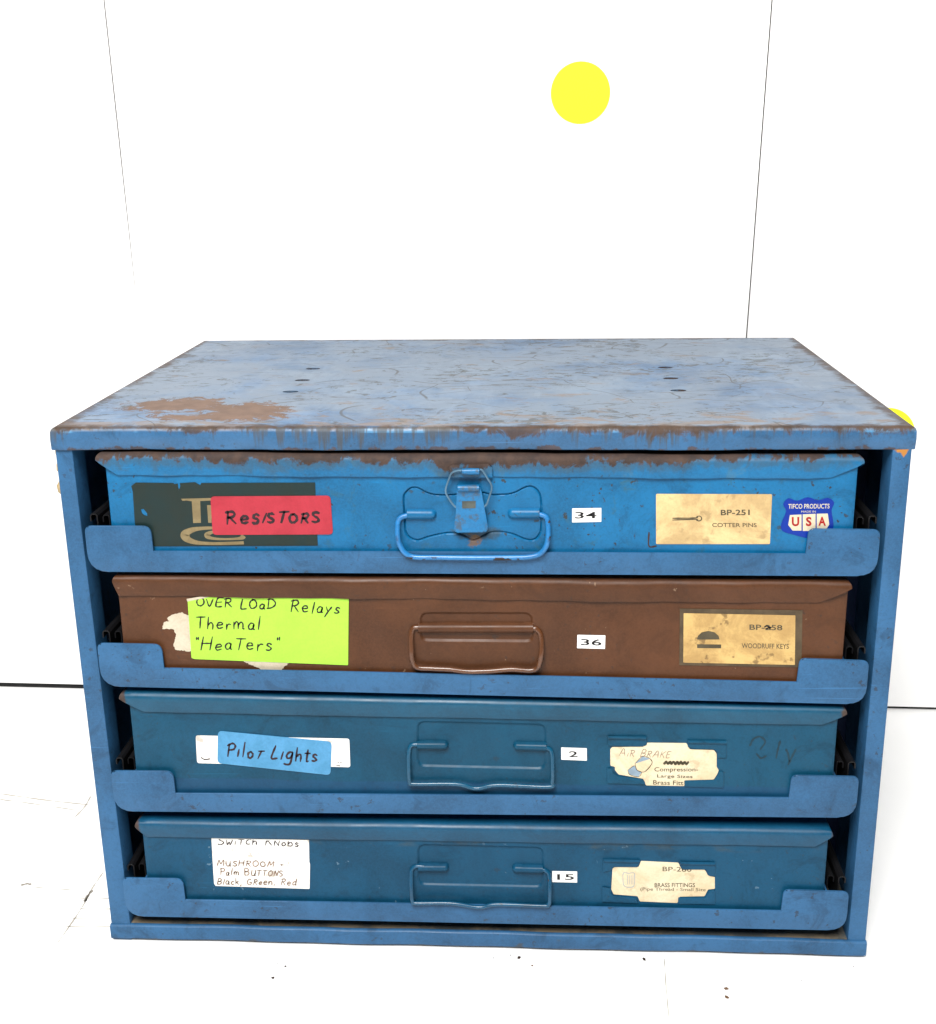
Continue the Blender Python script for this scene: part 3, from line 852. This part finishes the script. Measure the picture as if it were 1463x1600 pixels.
def side_panel(sgn):
    """folded sheet: side wall, front flange and inner return"""
    inn = (.2430, .2478) if sgn < 0 else (.2462, .2474)       # inner edge at foot and head
    out = (.2568, .2587) if sgn < 0 else (.2582, .2587)
    bm = bmesh.new()
    rows = []
    for t in np.linspace(0, 1, 9):
        z = .0006 + t * .3512
        a, b = inn[0] + (inn[1] - inn[0]) * t, out[0] + (out[1] - out[0]) * t
        w = .00025 * math.sin(z * 40 + sgn)
        pr = [(b, CD - .002), (b, .0018), (b - .0003, .0011), (b - .001, .0008), (a + .001, .0008 + w), (a + .0003, .0011 + w), (a, .0018 + w), (a, .0200),
              (a + .0012, .0200), (a + .0012, .0022), (b - .0012, .0022), (b - .0012, CD - .002)]
        rows.append([bm.verts.new((sgn * x, y, z)) for x, y in pr])
    for p, q in zip(rows, rows[1:]):
        n = len(p)
        for j in range(n):
            bm.faces.new((p[j], p[(j + 1) % n], q[(j + 1) % n], q[j]))
    bm.faces.new(rows[0])
    bm.faces.new(rows[-1][::-1])
    from_bm('side_panel', bm, M['post'], cab)
side_panel(-1)
side_panel(1)
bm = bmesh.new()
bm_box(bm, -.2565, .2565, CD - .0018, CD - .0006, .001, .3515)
from_bm('back_panel', bm, M['navy_shade'], cab, False)

# bottom sheet (dusty) and its front lip
bm = bmesh.new()
bm_box(bm, -.2552, .2562, .0026, CD - .002, .0112, .0127)
from_bm('bottom_panel', bm, M['dusty'], cab, False)
def bottom_lip():
    bm = bmesh.new()
    n = 60
    prof = [(.0024, .0128), (.0012, .0130), (.0003, .0128), (-.0006, .0120), (-.0008, .0105), (-.0007, .0045), (-.0005, .0026), (.0002, .0018), (.0016, .0018)]
    rows = []
    for y, z in prof:
        r = []
        for i in range(n + 1):
            t = i / n
            x = -.2572 + t * (.2586 + .2572)
            e = .0003 * math.sin(x * 37 + 2) + .0002 * math.sin(x * 97)
            up = (.0004 if z > .008 else 0) * math.sin(math.pi * t)
            r.append(bm.verts.new((x, y + e, z + up + .3 * e)))
        rows.append(r)
    for a, b in zip(rows, rows[1:]):
        for i in range(n):
            bm.faces.new((a[i], a[i + 1], b[i + 1], b[i]))
    for i in (0, n):
        bm.faces.new([r[i] for r in rows])
    o = from_bm('bottom_lip', bm, M['bottom'], cab)
bottom_lip()
# uprights inside that carry the slides
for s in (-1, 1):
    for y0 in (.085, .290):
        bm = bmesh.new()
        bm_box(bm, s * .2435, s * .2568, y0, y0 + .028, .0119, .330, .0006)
        from_bm('slide_upright', bm, M['navy_shade'], cab)
# dried tan glue squeezed out along the left side
for y, z, rz, rx in ((.022, .3400, .0085, .009), (.022, .3235, .0115, .009), (.024, .3090, .006, .006), (.024, .3005, .004, .0055)):
    bm = bmesh.new()
    bmesh.ops.create_icosphere(bm, subdivisions=3, radius=1)
    for v in bm.verts:
        n = 1 + .18 * math.sin(v.co.z * 5 + z * 900) + .15 * math.sin(v.co.y * 7 + v.co.x * 3 + y)
        v.co = Vector((-.2590 + v.co.x * n * rx * .72, y + v.co.y * n * .012, z + v.co.z * n * rz))
    from_bm('glue_blob', bm, M['foam'], cab)

# sliding trays: floor sheet, turned-up front lip with an ear at each end
TRAY = {1: (272.8, .0005), 2: (190.9, -.0129), 3: (105.3, .0099), 4: (22.4, .0030)}
TLAB = {1: 'topmost tray, under the bright blue case', 2: 'tilted tray under the brown case',
        3: 'tray under the teal case with the blue sticker', 4: 'lowest tray, just above the cabinet foot'}
def tray(i):
    zc, s = TRAY[i]
    T = lambda x, y, h: Vector((x * MM, y * MM, (zc + h + x * s) * MM))
    bm = bmesh.new()
    xo = 244.0
    pts = [(-xo, 0), (xo - .6, 0), (xo - .6, 29.6), (200.8, 30.2), (199.9, 14.1), (90, 14.3), (0, 14.4), (-90, 14.3), (-201.6, 14.0), (-202.0, 30.4), (-xo, 30.4)]
    rad = [13, 12, 4.5, 4, 0, 0, 0, 0, 0, 5.5, 4.5]
    pts = round_poly(pts, rad, 5)
    bm_plate(bm, pts, T, -3.0, 1.2, .42)
    vs = [T(x, y, h) for h in (.1, 1.2) for x, y in ((-229.5, -1.9), (229.5, -1.9), (229.5, 325), (-229.5, 325))]
    V = [bm.verts.new(v) for v in vs]
    for f in ((3, 2, 1, 0), (4, 5, 6, 7), (0, 1, 5, 4), (1, 2, 6, 5), (2, 3, 7, 6), (3, 0, 4, 7)):
        bm.faces.new([V[j] for j in f])
    # turned-up sides
    for sg in (-1, 1):
        V = [bm.verts.new(T(sg * x, y, h)) for h in (.1, 26) for x, y in ((229.6, -1.9), (230.8, -1.9), (230.8, 325), (229.6, 325))]
        for f in ((3, 2, 1, 0), (4, 5, 6, 7), (0, 1, 5, 4), (1, 2, 6, 5), (2, 3, 7, 6), (3, 0, 4, 7)):
            bm.faces.new([V[j] for j in f])
    o = from_bm('sliding_tray', bm, M['blue'], cab)
    o['label'] = 'blue steel ' + TLAB[i]
    # two nested slide channels a side
    for sg in (-1, 1):
        for xa, xb, top, yf in ((231.5, 236.3, 34.2, 9), (237.8, 242.8, 36.0, 5)):
            bm = bmesh.new()
            pr = [(xa, 12), (xa, top - 1.5), (xa + 1.2, top), (xb - 1.2, top), (xb, top - 1.5), (xb, top - 5), (xb - .8, top - 5), (xb - .8, top - 1.6),
                  (xb - 1.4, top - .8), (xa + 1.4, top - .8), (xa + .8, top - 1.6), (xa + .8, 12)]
            ra = [bm.verts.new(T(sg * x, yf, h)) for x, h in pr]
            rb = [bm.verts.new(T(sg * x, 330, h)) for x, h in pr]
            n = len(pr)
            for j in range(n):
                bm.faces.new((ra[j], ra[(j + 1) % n], rb[(j + 1) % n], rb[j]))
            bm.faces.new(ra)
            bm.faces.new(rb[::-1])
            from_bm('slide_rail', bm, M['rail'], o)
for i in TRAY:
    tray(i)

# ------------------------------------------------------------ the cases
CASE = {1: (273.8, 74.7, .0005, -.004), 2: (191.8, 78.0, -.0129, -.002), 3: (106.3, 80.9, .0099, -.011), 4: (23.4, 73.4, .003, .005)}
def sdf(X, Z, poly):
    """signed distance to a polygon (negative inside), mm"""
    P = np.array(poly, float)
    d = np.full(X.shape, 1e9)
    ins = np.zeros(X.shape, bool)
    for a, b in zip(P, np.roll(P, -1, 0)):
        e = b - a
        t = np.clip(((X - a[0]) * e[0] + (Z - a[1]) * e[1]) / (e @ e + 1e-12), 0, 1)
        d = np.minimum(d, np.hypot(X - a[0] - t * e[0], Z - a[1] - t * e[1]))
        if abs(e[1]) > 1e-9:
            c = ((a[1] > Z) != (b[1] > Z)) & (X < e[0] * (Z - a[1]) / e[1] + a[0])
            ins ^= c
    return np.where(ins, -d, d)
def sstep(v, a, b):
    t = np.clip((v - a) / (b - a), 0, 1)
    return t * t * (3 - 2 * t)
def socket(X, Z, p, q, r):
    """half-round bump from the sharp open end p to the rounded end q"""
    (x0, z0), (x1, z1) = p, q
    L = abs(x1 - x0)
    sg = 1 if x1 > x0 else -1
    u = (X - x0) * sg
    zc = z0 + (z1 - z0) * np.clip(u / L, 0, 1)
    du = np.maximum(0, u - (L - r))
    dd = np.hypot(du, Z - zc)
    h = np.sqrt(np.maximum(0, r * r - dd * dd)) * .95
    fil = .5 * np.exp(-np.maximum(0, dd - r) / .8)
    return np.where(u >= 0, np.maximum(h, 0) + fil * (h <= 0) * 0, 0)

class Case:
    def __init__(s, i, label, mats):
        s.i = i
        s.zb, s.H, s.s0, s.s1 = CASE[i]
        s.F = FEAT[i]
        s.m = mats
        s.root = empty('metal_case', (0, 0, s.zb * MM), label, 'case', 'metal cases on the sliding trays')
    def T(s, x, y, h):
        return Vector((x * MM, y * MM, (h + x * (s.s0 + (s.s1 - s.s0) * h / s.H)) * MM))
    def body(s):
        bm = bmesh.new()
        T = s.T
        V = [bm.verts.new(T(x, y, h)) for h in (.3, s.H - 1.5) for x, y in ((-227.6, 6), (227.6, 6), (227.6, 318), (-227.6, 318))]
        for f in ((3, 2, 1, 0), (4, 5, 6, 7), (0, 1, 5, 4), (1, 2, 6, 5), (2, 3, 7, 6), (3, 0, 4, 7)):
            bm.faces.new([V[j] for j in f])
        from_bm('body', bm, M[s.m[0]], s.root, False)
    def front(s, depth):
        """pressed front sheet as a fine relief; depth(X,Z) in mm, positive into the case"""
        xs = np.concatenate([[-228, -227.9, -227.5], np.arange(-224, -56, 4), np.arange(-56, 58, .45), np.arange(58, 226, 4), [227.5, 227.9, 228]])
        zs = np.concatenate([np.arange(.3, 5, 1.5), np.arange(5, s.H - 12, .45), np.arange(s.H - 12, s.H - 1.5, 2), [s.H - 1.6]])
        X, Z = np.meshgrid(xs, zs)
        Y = .5 + depth(X, Z)
        ax = np.abs(X)
        Y = Y + np.where(ax > 227.95, 6.0, np.where(ax > 227.7, .35, 0))
        nx, nz = len(xs), len(zs)
        V = np.stack([X, Y, Z + X * (s.s0 + (s.s1 - s.s0) * Z / s.H)], -1).reshape(-1, 3) * MM
        idx = np.arange(nx * nz).reshape(nz, nx)
        Q = np.stack([idx[:-1, :-1], idx[:-1, 1:], idx[1:, 1:], idx[1:, :-1]], -1).reshape(-1, 4)
        me = bpy.data.meshes.new('front_panel')
        me.vertices.add(len(V))
        me.vertices.foreach_set('co', V.ravel())
        me.loops.add(Q.size)
        me.loops.foreach_set('vertex_index', Q.ravel())
        me.polygons.add(len(Q))
        me.polygons.foreach_set('loop_start', np.arange(0, Q.size, 4))
        me.update(calc_edges=True)
        link('front_panel', me, M[s.m[0]], s.root, True, math.radians(50))
    def lid(s, hw=232.8, cut=(15, 14), drop=13.5, wobble=1.0, ph=0.0, xo=0.0):
        H = s.H
        T = lambda x, y, h: s.T(x + xo, y, h)
        bm = bmesh.new()
        nx, ny = 64, 10
        def wob(x, y, h):
            e = .25 * math.sin(x * .031 + ph) + .18 * math.sin(x * .083 + 2 * ph) + .12 * math.sin(x * .21 + ph)
            f = max(0, 1 - (y + 2) / 20) * wobble
            return [x, y + e * f, h + .5 * e * f]
        R = rings_mesh(bm, [rect_ring(-hw + a, hw - a, yf, 322 - a, H + h, nx, ny, wob) for a, yf, h in
                            ((6, 4.5, 0), (3.2, 1.6, -.25), (1.6, 0.0, -.9), (.6, -1.3, -2.0), (.1, -2.0, -3.3), (0, -2.2, -4.6))], T)
        bm.faces.new(R[0])
        # front flange, ends cut on the slant
        last = None
        for f, y in ((0, -2.2), (.25, -2.0), (.6, -1.5), (.94, -1.05), (1.0, -.8), (1.0, .6)):
            row = []
            h = H - 4.6 - f * (drop - 4.6)
            ff = f ** 1.15
            for i in range(nx + 1):
                t = i / nx
                x = (-hw + cut[0] * ff) * (1 - t) + (hw - cut[1] * ff) * t
                q = wob(x, y, h)
                if f == 1.0 and y > 0:
                    q[1] = y
                row.append(bm.verts.new(T(*q)))
            if last:
                for i in range(nx):
                    bm.faces.new((last[i], last[i + 1], row[i + 1], row[i]))
            last = row
        # side flanges
        for sg in (-1, 1):
            ra = [bm.verts.new(T(sg * hw, y, H - 4.6)) for y in (-2.2, 10, 321)]
            rb = [bm.verts.new(T(sg * (hw - 2.5), y, H - 12.5)) for y in (9, 14, 321)]
            for i in range(2):
                bm.faces.new((ra[i], ra[i + 1], rb[i + 1], rb[i]))
        bmesh.ops.remove_doubles(bm, verts=bm.verts, dist=.00001)
        return from_bm('lid', bm, M[s.m[1]], s.root)
    def bail(s, r, yb, mat, n=6):
        p = s.F['bail']
        hs = [q[1] for q in p]
        h0, h1 = min(hs), max(hs[0], hs[-1])
        P = []
        for q in smooth_path(p, n):
            t = min(1, max(0, (h1 - q[1]) / max(1, (h1 - h0) * .6)))
            y = .2 + (yb - .2) * t
            # the outline was measured on the front sheet; the wire stands off it
            P.append(s.T(q[0], y, q[1] + (.5 - y) * (524 - s.zb - q[1]) / 712))
        bm = bmesh.new()
        tube(bm, P, r * MM, 14)
        return from_bm('handle', bm, M[mat], s.root)
    def sheet(s, name, key, mat, layer=0, rad=0, parent=None, th=.3, holes=(), pts=None, sm=0):
        """a label, card or decal on the front; layer lifts it over the one below"""
        p = pts if pts is not None else s.F[key]
        if rad:
            p = round_poly(p, rad, 4)
        if sm:
            p = smooth_path(p, sm, True)
        bm = bmesh.new()
        bm_plate(bm, p, s.T, .22 - .28 * layer, th, 0, holes)
        return from_bm(name, bm, M[mat], parent or s.root, False)
    def flat(s, name, vs, fs, mat, layer, parent):
        y = .22 - .28 * layer - .07
        me = mesh(name, [s.T(v[0], y, v[1]) for v in vs], fs)
        return link(name, me, M[mat], parent, False)
    def text(s, body, key, mat, layer, parent, offset=.0, name='lettering'):
        vs, fs = text_mesh(body, offset)
        lo, hi = vs.min(0), vs.max(0)
        return s.flat(name, box_map((vs - lo) / (hi - lo), s.F[key]), fs, mat, layer, parent)
    def hand(s, body, key, mat, layer, parent, w, small=1.0, name='handwriting', clip=None):
        vs, fs = hand_text(body, s.F[key], w, small)
        if clip is not None:
            vs[:, 1] = np.minimum(vs[:, 1], clip)
        return s.flat(name, vs, fs, mat, layer, parent)
    def strokes(s, name, paths, w, mat, layer, parent, closed=False):
        vs, fs = [], []
        for p in paths:
            ribbon(vs, fs, smooth_path(p, 5, closed) if len(p) > 2 else [np.array(q) for q in p], w)
        return s.flat(name, vs, fs, mat, layer, parent)
    def number(s, body, off=.014):
        o = s.sheet('number_sticker', 'num', 'white', 0, .3)
        s.text(body, 't_num', 'ink', 0, o, off)

# ---- case 1: bright blue, latched, rust along the lid
c = Case(1, 'bright blue steel case with rust along its lid, centre latch and red sticker', ('c1', 'c1lid'))
F = c.F
bow = [tuple(q) for q in smooth_path(F['bow'], 3, True)]
def dep1(X, Z):
    d = np.zeros(X.shape)
    near = (np.abs(X) < 56)
    sd = np.full(X.shape, 50.0)
    sd[near] = sdf(X[near], Z[near], bow)
    d += .55 * sstep(-sd, -.2, 1.2)
    d += 1.7 * np.exp(-(sd / .42) ** 2)
    b = np.maximum(socket(X, Z, F['sockL'][0], F['sockL'][1], 3.2), socket(X, Z, F['sockR'][0], F['sockR'][1], 3.2))
    return d - b
c.body()
c.front(dep1)
c.lid(232.0, (13, 19), 14.2, 1.7, .7, -1.0)
c.bail(1.62, -5.0, 'c1h')
dec = c.sheet('dark_decal', 'decal', 'decal', 0, th=.25, holes=[F['chip'][::-1]])
c.flat('gold_letter', F['T'], [tuple(range(len(F['T'])))], 'gold', 0, dec)
c.flat('gold_letter', F['I'], [tuple(range(len(F['I'])))], 'gold', 0, dec)
def taper_ribbon(p, wmax, lo=.25):
    P = smooth_path(p, 6)
    n = len(P)
    vs, fs = [], []
    for i, q in enumerate(P):
        t = P[min(i + 1, n - 1)] - P[max(i - 1, 0)]
        t = t / (np.linalg.norm(t) or 1)
        nn = np.array((-t[1], t[0]))
        w = wmax * (lo + (1 - lo) * abs(t[1]) ** .9)
        vs += [q + nn * w, q - nn * w]
    fs = [(2 * i, 2 * i + 1, 2 * i + 3, 2 * i + 2) for i in range(n - 1)]
    return vs, fs
c.flat('gold_swirl', *taper_ribbon(F['swirl'], 3.0, .30), 'gold', 0, dec)
c.flat('gold_swirl', *taper_ribbon(F['swirl2'], 1.9, .35), 'gold', 0, dec)
red = c.sheet('red_sticker', 'red', 'red', 1.4, 2.6, th=.6)
red['label'] = 'red sticker with handwritten RESISTORS'
c.hand('ReSISTORS', 't_res', 'marker', 1.4, red, .85, .74)
cd = c.sheet('label_card', 'card', 'card', 0, .8)
c.text('BP-251', 't_bp', 'greyink', 0, cd, .022)
c.text('COTTER PINS', 't_cp', 'greyink', 0, cd, .010)
c.strokes('cotter_pin_drawing', [F['pinA']], .35, 'greyink', 0, cd)
sh = c.sheet('shield_decal', 'shield', 'shield', 0, 0, sm=3)
c.text('TIFCO PRODUCTS', 't_tp', 'cream', 0, sh, .012)
c.text('MADE IN', 't_mi', 'cream', 0, sh)
for ltr, box in (('U', 'bU'), ('S', 'bS'), ('A', 'bA')):
    c.flat('cream_field', F[box], [tuple(range(len(F[box])))], 'cream', 0, sh)
    c.text(ltr, 't_' + ltr, 'redink', .25, sh, .035)
c.number('34')
c.strokes('scratch', [F['brk']], .45, 'flake', -.3, c.root)
# latch: hook plate on the lid, wire loop, pressed lever
bm = bmesh.new()
bm_plate(bm, round_poly(F['hookplate'], [0, 2, 2, 2, 2, 0], 3), c.T, -2.7, 1.4, .35)
hk = from_bm('latch_hook', bm, M['c1lid'], c.root)
bm = bmesh.new()
(xa, ha), (xb, hb) = F['roll']
tube(bm, [c.T(x, -4.4, ha + (hb - ha) * t) for t, x in ((0, xa), (.03, xa + .4), (.5, (xa + xb) / 2), (.97, xb - .4), (1, xb))], [.0011, .0019, .0021, .0019, .0011], 12)
from_bm('hook_roll', bm, M['latch'], hk)
bm = bmesh.new()
lp = smooth_path(F['loop'], 4)
hl = [q[1] for q in lp]
tube(bm, [c.T(q[0], -4.6 + 1.0 * (max(hl) - q[1]) / (max(hl) - min(hl)), q[1]) for q in lp], .00062, 10)
from_bm('latch_loop', bm, M['wire'], c.root)
def lever():
    bm = bmesh.new()
    p = round_poly(F['lever'], 1.0, 3)
    hs = [q[1] for q in p]
    lo, hi = min(hs), max(hs)
    def T(x, y, h):
        t = (h - lo) / (hi - lo)
        return c.T(x, y - 1.2 * (1 - t) ** 2 - 1.6 * t, h)
    bm_plate(bm, p, T, -3.2, 2.6, .7)
    o = from_bm('latch_lever', bm, M['latch'], c.root)
    bm = bmesh.new()
    xs = [q[0] for q in F['lever'][:2]]
    tube(bm, [c.T(xs[0] + .3, -4.6, hi - 1.7), c.T(xs[0] + .6, -4.6, hi - 1.7), c.T(xs[1] - .6, -4.6, hi - 1.7), c.T(xs[1] - .3, -4.6, hi - 1.7)], [.0016, .0021, .0021, .0016], 12)
    from_bm('lever_roll', bm, M['latch'], o)
    bm = bmesh.new()
    bm_plate(bm, F['badge'], T, -3.38, .4)
    from_bm('lever_badge', bm, M['badge'], o)
lever()

# ---- case 2: brown
c = Case(2, 'brown steel case with a lime green sticker', ('c2', 'c2'))
F = c.F
rec2 = round_poly(F['rec'], 6, 5)
def dep2(X, Z):
    d = np.zeros(X.shape)
    near = (np.abs(X) < 56)
    sd = np.full(X.shape, 50.0)
    sd[near] = sdf(X[near], Z[near], rec2)
    d += 1.5 * sstep(-sd, -.1, 2.2)
    (x0, z0), (x1, z1) = F['tube']
    dz = np.abs(Z - (z0 + (z1 - z0) * (X - x0) / (x1 - x0)))
    b = np.sqrt(np.maximum(0, 3.1 ** 2 - dz ** 2))
    b = np.where((X > x0) & (X < x1), b, 0)
    return np.where(b > 0, np.minimum(d, .6 - b), d)
c.body()
c.front(dep2)
c.lid(229.8, (3, 20), 14.8, 1.5, 2.1, -.3)
c.bail(1.6, -3.6, 'c2h')
def ragged(p, amp=.45):
    out = []
    for a, b in zip(p, p[1:] + p[:1]):
        n = max(1, int(math.hypot(b[0] - a[0], b[1] - a[1]) / .8))
        for j in range(n):
            t = j / n
            out.append((a[0] + (b[0] - a[0]) * t + random.uniform(-amp, amp), a[1] + (b[1] - a[1]) * t + random.uniform(-amp, amp)))
    return out
c.sheet('torn_paper', None, 'torn', 0, th=.25, pts=ragged(F['tornL'], .35))
c.sheet('torn_paper', None, 'torn', 0, th=.25, pts=ragged(F['tornB'], .35))
lime = c.sheet('lime_sticker', 'lime', 'lime', 1.0, .6, th=.45)
lime['label'] = 'lime green sticker with handwritten OVERLOAD Relays Thermal Heaters'
c.sheet('folded_corner', 'fold', 'torn', 1.6, 0, lime, .3)
c.hand('OVER', 't_o1', 'marker', 1.0, lime, .5)
c.hand('LOaD', 't_o2', 'marker', 1.0, lime, .5)
c.hand('Relays', 't_o3', 'marker', 1.0, lime, .5)
c.hand('Thermal', 't_o4', 'marker', 1.0, lime, .5)
c.hand('"HeaTers"', 't_o5', 'marker', 1.0, lime, .5)
c.number('36')
fr = c.sheet('card_frame', 'frame', 'frame', .5, .3, th=.5)
cd = c.sheet('label_card', 'card', 'card2', 1.0, .5, th=.3)
c.text('BP-258', 't_bp', 'greyink', 1.0, cd, .016)
c.text('WOODRUFF KEYS', 't_wk', 'greyink', 1.0, cd, .010)
for kx in ('moon', 'bar'):
    c.flat('key_drawing', F[kx], [tuple(range(len(F[kx])))], 'greyink', 1.0, cd)
q = F['t_bp']
cx = q[0][0] + (q[1][0] - q[0][0]) * .56
c.strokes('ink_smudge', [[(cx - 2.2, q[0][1] + 2.0), (cx - .4, q[0][1] + 2.6), (cx + 1.6, q[0][1] + .6)], [(cx - 1.4, q[0][1] + .8), (cx + .6, q[0][1] + 1.5), (cx + 2, q[0][1] + 1.8)]], .42, 'ink', 1.1, cd)

# ---- cases 3 and 4: teal blue with bail handles
def dep34(F):
    rec = round_poly(F['rec'], 5.5, 5)
    zlo = min(q[1] for q in F['rec'])
    def f(X, Z):
        sd = np.full(X.shape, 50.0)
        near = (np.abs(X) < 56)
        sd[near] = sdf(X[near], Z[near], rec)
        soft = 1.0 + 1.6 * sstep(zlo + 8 - Z, 0, 8)
        d = 1.5 * sstep(-sd / soft, -.05, 1.0) + .55 * np.exp(-(sd / .40) ** 2) * (Z > zlo + 6)
        b = np.maximum(socket(X, Z, F['sockL'][0], F['sockL'][1], 2.5), socket(X, Z, F['sockR'][0], F['sockR'][1], 2.5))
        return np.where(b > 0, np.minimum(d, .2 - b), d)
    return f
def card_holder(c):
    for kx in ('tabTL', 'tabTR', 'tabBL', 'tabBR'):
        p = c.F[kx]
        bm = bmesh.new()
        bm_plate(bm, round_poly(p, .8, 3), c.T, -.35, .8, .3)
        if 'T' in kx[3:4]:
            ht = max(q[1] for q in p)
            xs = [q[0] for q in p]
            tube(bm, [c.T(x, -.4, ht - 1.3) for x in np.linspace(min(xs) + .6, max(xs) - .6, 4)], .0011, 8)
        from_bm('card_clip', bm, M[c.m[0]], c.root)

c = Case(3, 'teal blue steel case with a tilted light blue Pilot Lights sticker', ('c3', 'c3lid'))
F = c.F
c.body()
c.front(dep34(F))
c.lid(233.2, (15.5, 15), 13.5, .5, 1.3, -.4)
c.bail(1.35, -3.4, 'c3h')
ws = c.sheet('white_label', 'strip', 'whiteold', 0, 1.6, th=.25)
a, b = F['strip'][3], F['strip'][2]
for pm in ([(a[0] + 3, a[1] + 4), (a[0] + 5.5, a[1] + 2.6), (a[0] + 9, a[1] + 3.2)], [(b[0] - 9, b[1] + 1.2), (b[0] - 7, b[1] + 1.0)],
           [(b[0] - 8.2, b[1] + 3.0), (b[0] - 7.6, b[1] + 3.4)], [(b[0] - 6.4, b[1] + 3.1), (b[0] - 5.8, b[1] + 3.3)]):
    c.strokes('pen_mark', [pm], .4, 'marker', 0, ws)
bs = c.sheet('blue_sticker', 'blue', 'sky', 1.2, 3, th=.5)
bs['label'] = 'light blue sticker with handwritten Pilot Lights'
c.hand('PiloT Lights', 't_pl', 'marker', 1.2, bs, .68, .6)
c.number('2')
cd = c.sheet('label_card', 'card', 'card3', -.1, .7, th=.2)
card_holder(c)
c.hand('AiR BRAKE', 'w_air', 'paleink', -.1, cd, .22, .95)
q = F['strike']
c.strokes('struck_out_number', [[(q[3][0] + (q[2][0] - q[3][0]) * t, (q[0][1] + q[3][1]) / 2 + 1.0 * (1 if j % 2 else -1)) for j, t in enumerate(np.linspace(0, 1, 14))]], .75, 'greyink', -.1, cd)
c.text('Compression-', 't_c1', 'greyink', -.1, cd, .008)
c.text('Large Sizes', 't_c2', 'greyink', -.1, cd, .008)
c.text('Brass Fitt', 't_c3', 'greyink', -.1, cd, .008)
fa, fb = F['fitA'], F['fitB']
c.flat('fitting_drawing', [fa[0], fa[1], fa[2], ((fa[0][0] + fa[5][0]) / 2 + 3, (fa[0][1] + fa[2][1]) / 2 - .4)], [(0, 1, 2, 3)], 'bluegrey', -.1, cd)
c.flat('fitting_drawing', fb, [tuple(range(len(fb)))], 'bluegrey', -.1, cd)
c.strokes('fitting_outline', [fa + [fa[0]], [fa[2], fa[3], fa[4]], fb + [fb[0]]], .16, 'greyink', 0.0, cd)
for kx in ('sm1', 'sm2', 'sm3', 'sm4', 'sm5'):
    c.strokes('grease_pencil_mark', [F[kx]], .65, 'smudge', -.55, c.root)

c = Case(4, 'deep blue steel case with a white handwritten Switch Knobs label, on the lowest tray', ('c4', 'c4lid'))
F = c.F
c.body()
c.front(dep34(F))
c.lid(231.0, (7, 11), 13.0, .5, 3.1, -.8)
c.bail(1.35, -5.0, 'c4h')
wl = c.sheet('white_label', 'lab', 'whiteold', 0, .5, th=.25)
wl['label'] = 'white paper label with handwritten Switch Knobs'
clip = F['lab'][0][1] - .6
c.hand('SWiTCh', 't_s1', 'marker', 0, wl, .38, .7, clip=clip)
c.hand('KNobs', 't_s2', 'marker', 0, wl, .38, .8, clip=clip - .5)
c.hand('MUSHROOM', 't_s3', 'paleink', 0, wl, .40, .9)
c.hand('+', 't_s4', 'paleink', 0, wl, .36)
c.hand('Palm BUTTONS', 't_s5', 'paleink', 0, wl, .40, .85)
c.hand('Black, GReen, Red', 't_s6', 'paleink', 0, wl, .40, .8)
c.strokes('paper_seam', [F['seam']], .12, 'torn', 0, wl)
c.number('15')
cd = c.sheet('label_card', 'card', 'card3', -.1, .7, th=.2)
card_holder(c)
c.text('BP-280', 't_bp', 'greyink', -.1, cd)
c.text('BRASS FITTINGS', 't_b1', 'greyink', -.1, cd, .01)
c.text('(Pipe Thread - Small Size', 't_b2', 'greyink', -.1, cd)
n_ = F['nip']
c.strokes('fitting_outline', [n_ + [n_[0]]] + [[(n_[7][0] + 1.2 * j, n_[7][1] + .8), (n_[1][0] + 1.2 * j, n_[1][1] - 2.0)] for j in (2, 3, 4, 5)], .2, 'bluegrey', -.1, cd)

# ------------------------------------------------------------ flakes shed on the floor
def flake(x, y, r, mat, name, label, cat, group=None):
    bm = bmesh.new()
    bmesh.ops.create_icosphere(bm, subdivisions=1, radius=1)
    for v in bm.verts:
        n = 1 + random.uniform(-.35, .35)
        v.co = Vector((v.co.x * n * r, v.co.y * n * r * random.uniform(.5, .9), max(-.05, v.co.z) * n * r * .5))
    lo = min(v.co.z for v in bm.verts)
    for v in bm.verts:
        v.co.z -= lo
    o = from_bm(name, bm, M[mat], None, False)
    o.location = (x * MM, y * MM, .0)
    o.rotation_euler[2] = random.uniform(0, 3)
    tag(o, label, cat, group)
for x, y, r in ((-136.5, -20.5, .5), (-130.4, -23.5, 1.1), (-121, -19.5, .4), (-136.5, -35.5, 1.3), (9.2, -9.5, .6), (20.4, -6, .5), (26.1, -8.5, 1.4), (110.6, -7.2, 1.5), (211.4, -25, .5), (-43, -29, .4), (248.7, -9.2, .6)):
    flake(x, y, r * MM, 'flake', 'rust_flake', 'tiny dark rust flake on the white floor in front of the cabinet', 'flake', 'dark rust flakes on the floor')
flake(35.2, -16.5, .0011, 'crumb', 'rust_crumb', 'orange-brown rust crumb on the floor beside the dark flakes', 'crumb')
flake(161, -35.1, .0018, 'crumb', 'wood_crumb', 'small grey-brown crumb on the floor, the one nearer the cabinet of a pair', 'crumb')
flake(160.2, -43.6, .0020, 'crumb', 'wood_crumb', 'small orange-brown crumb on the floor, the one farther from the cabinet of a pair', 'crumb')
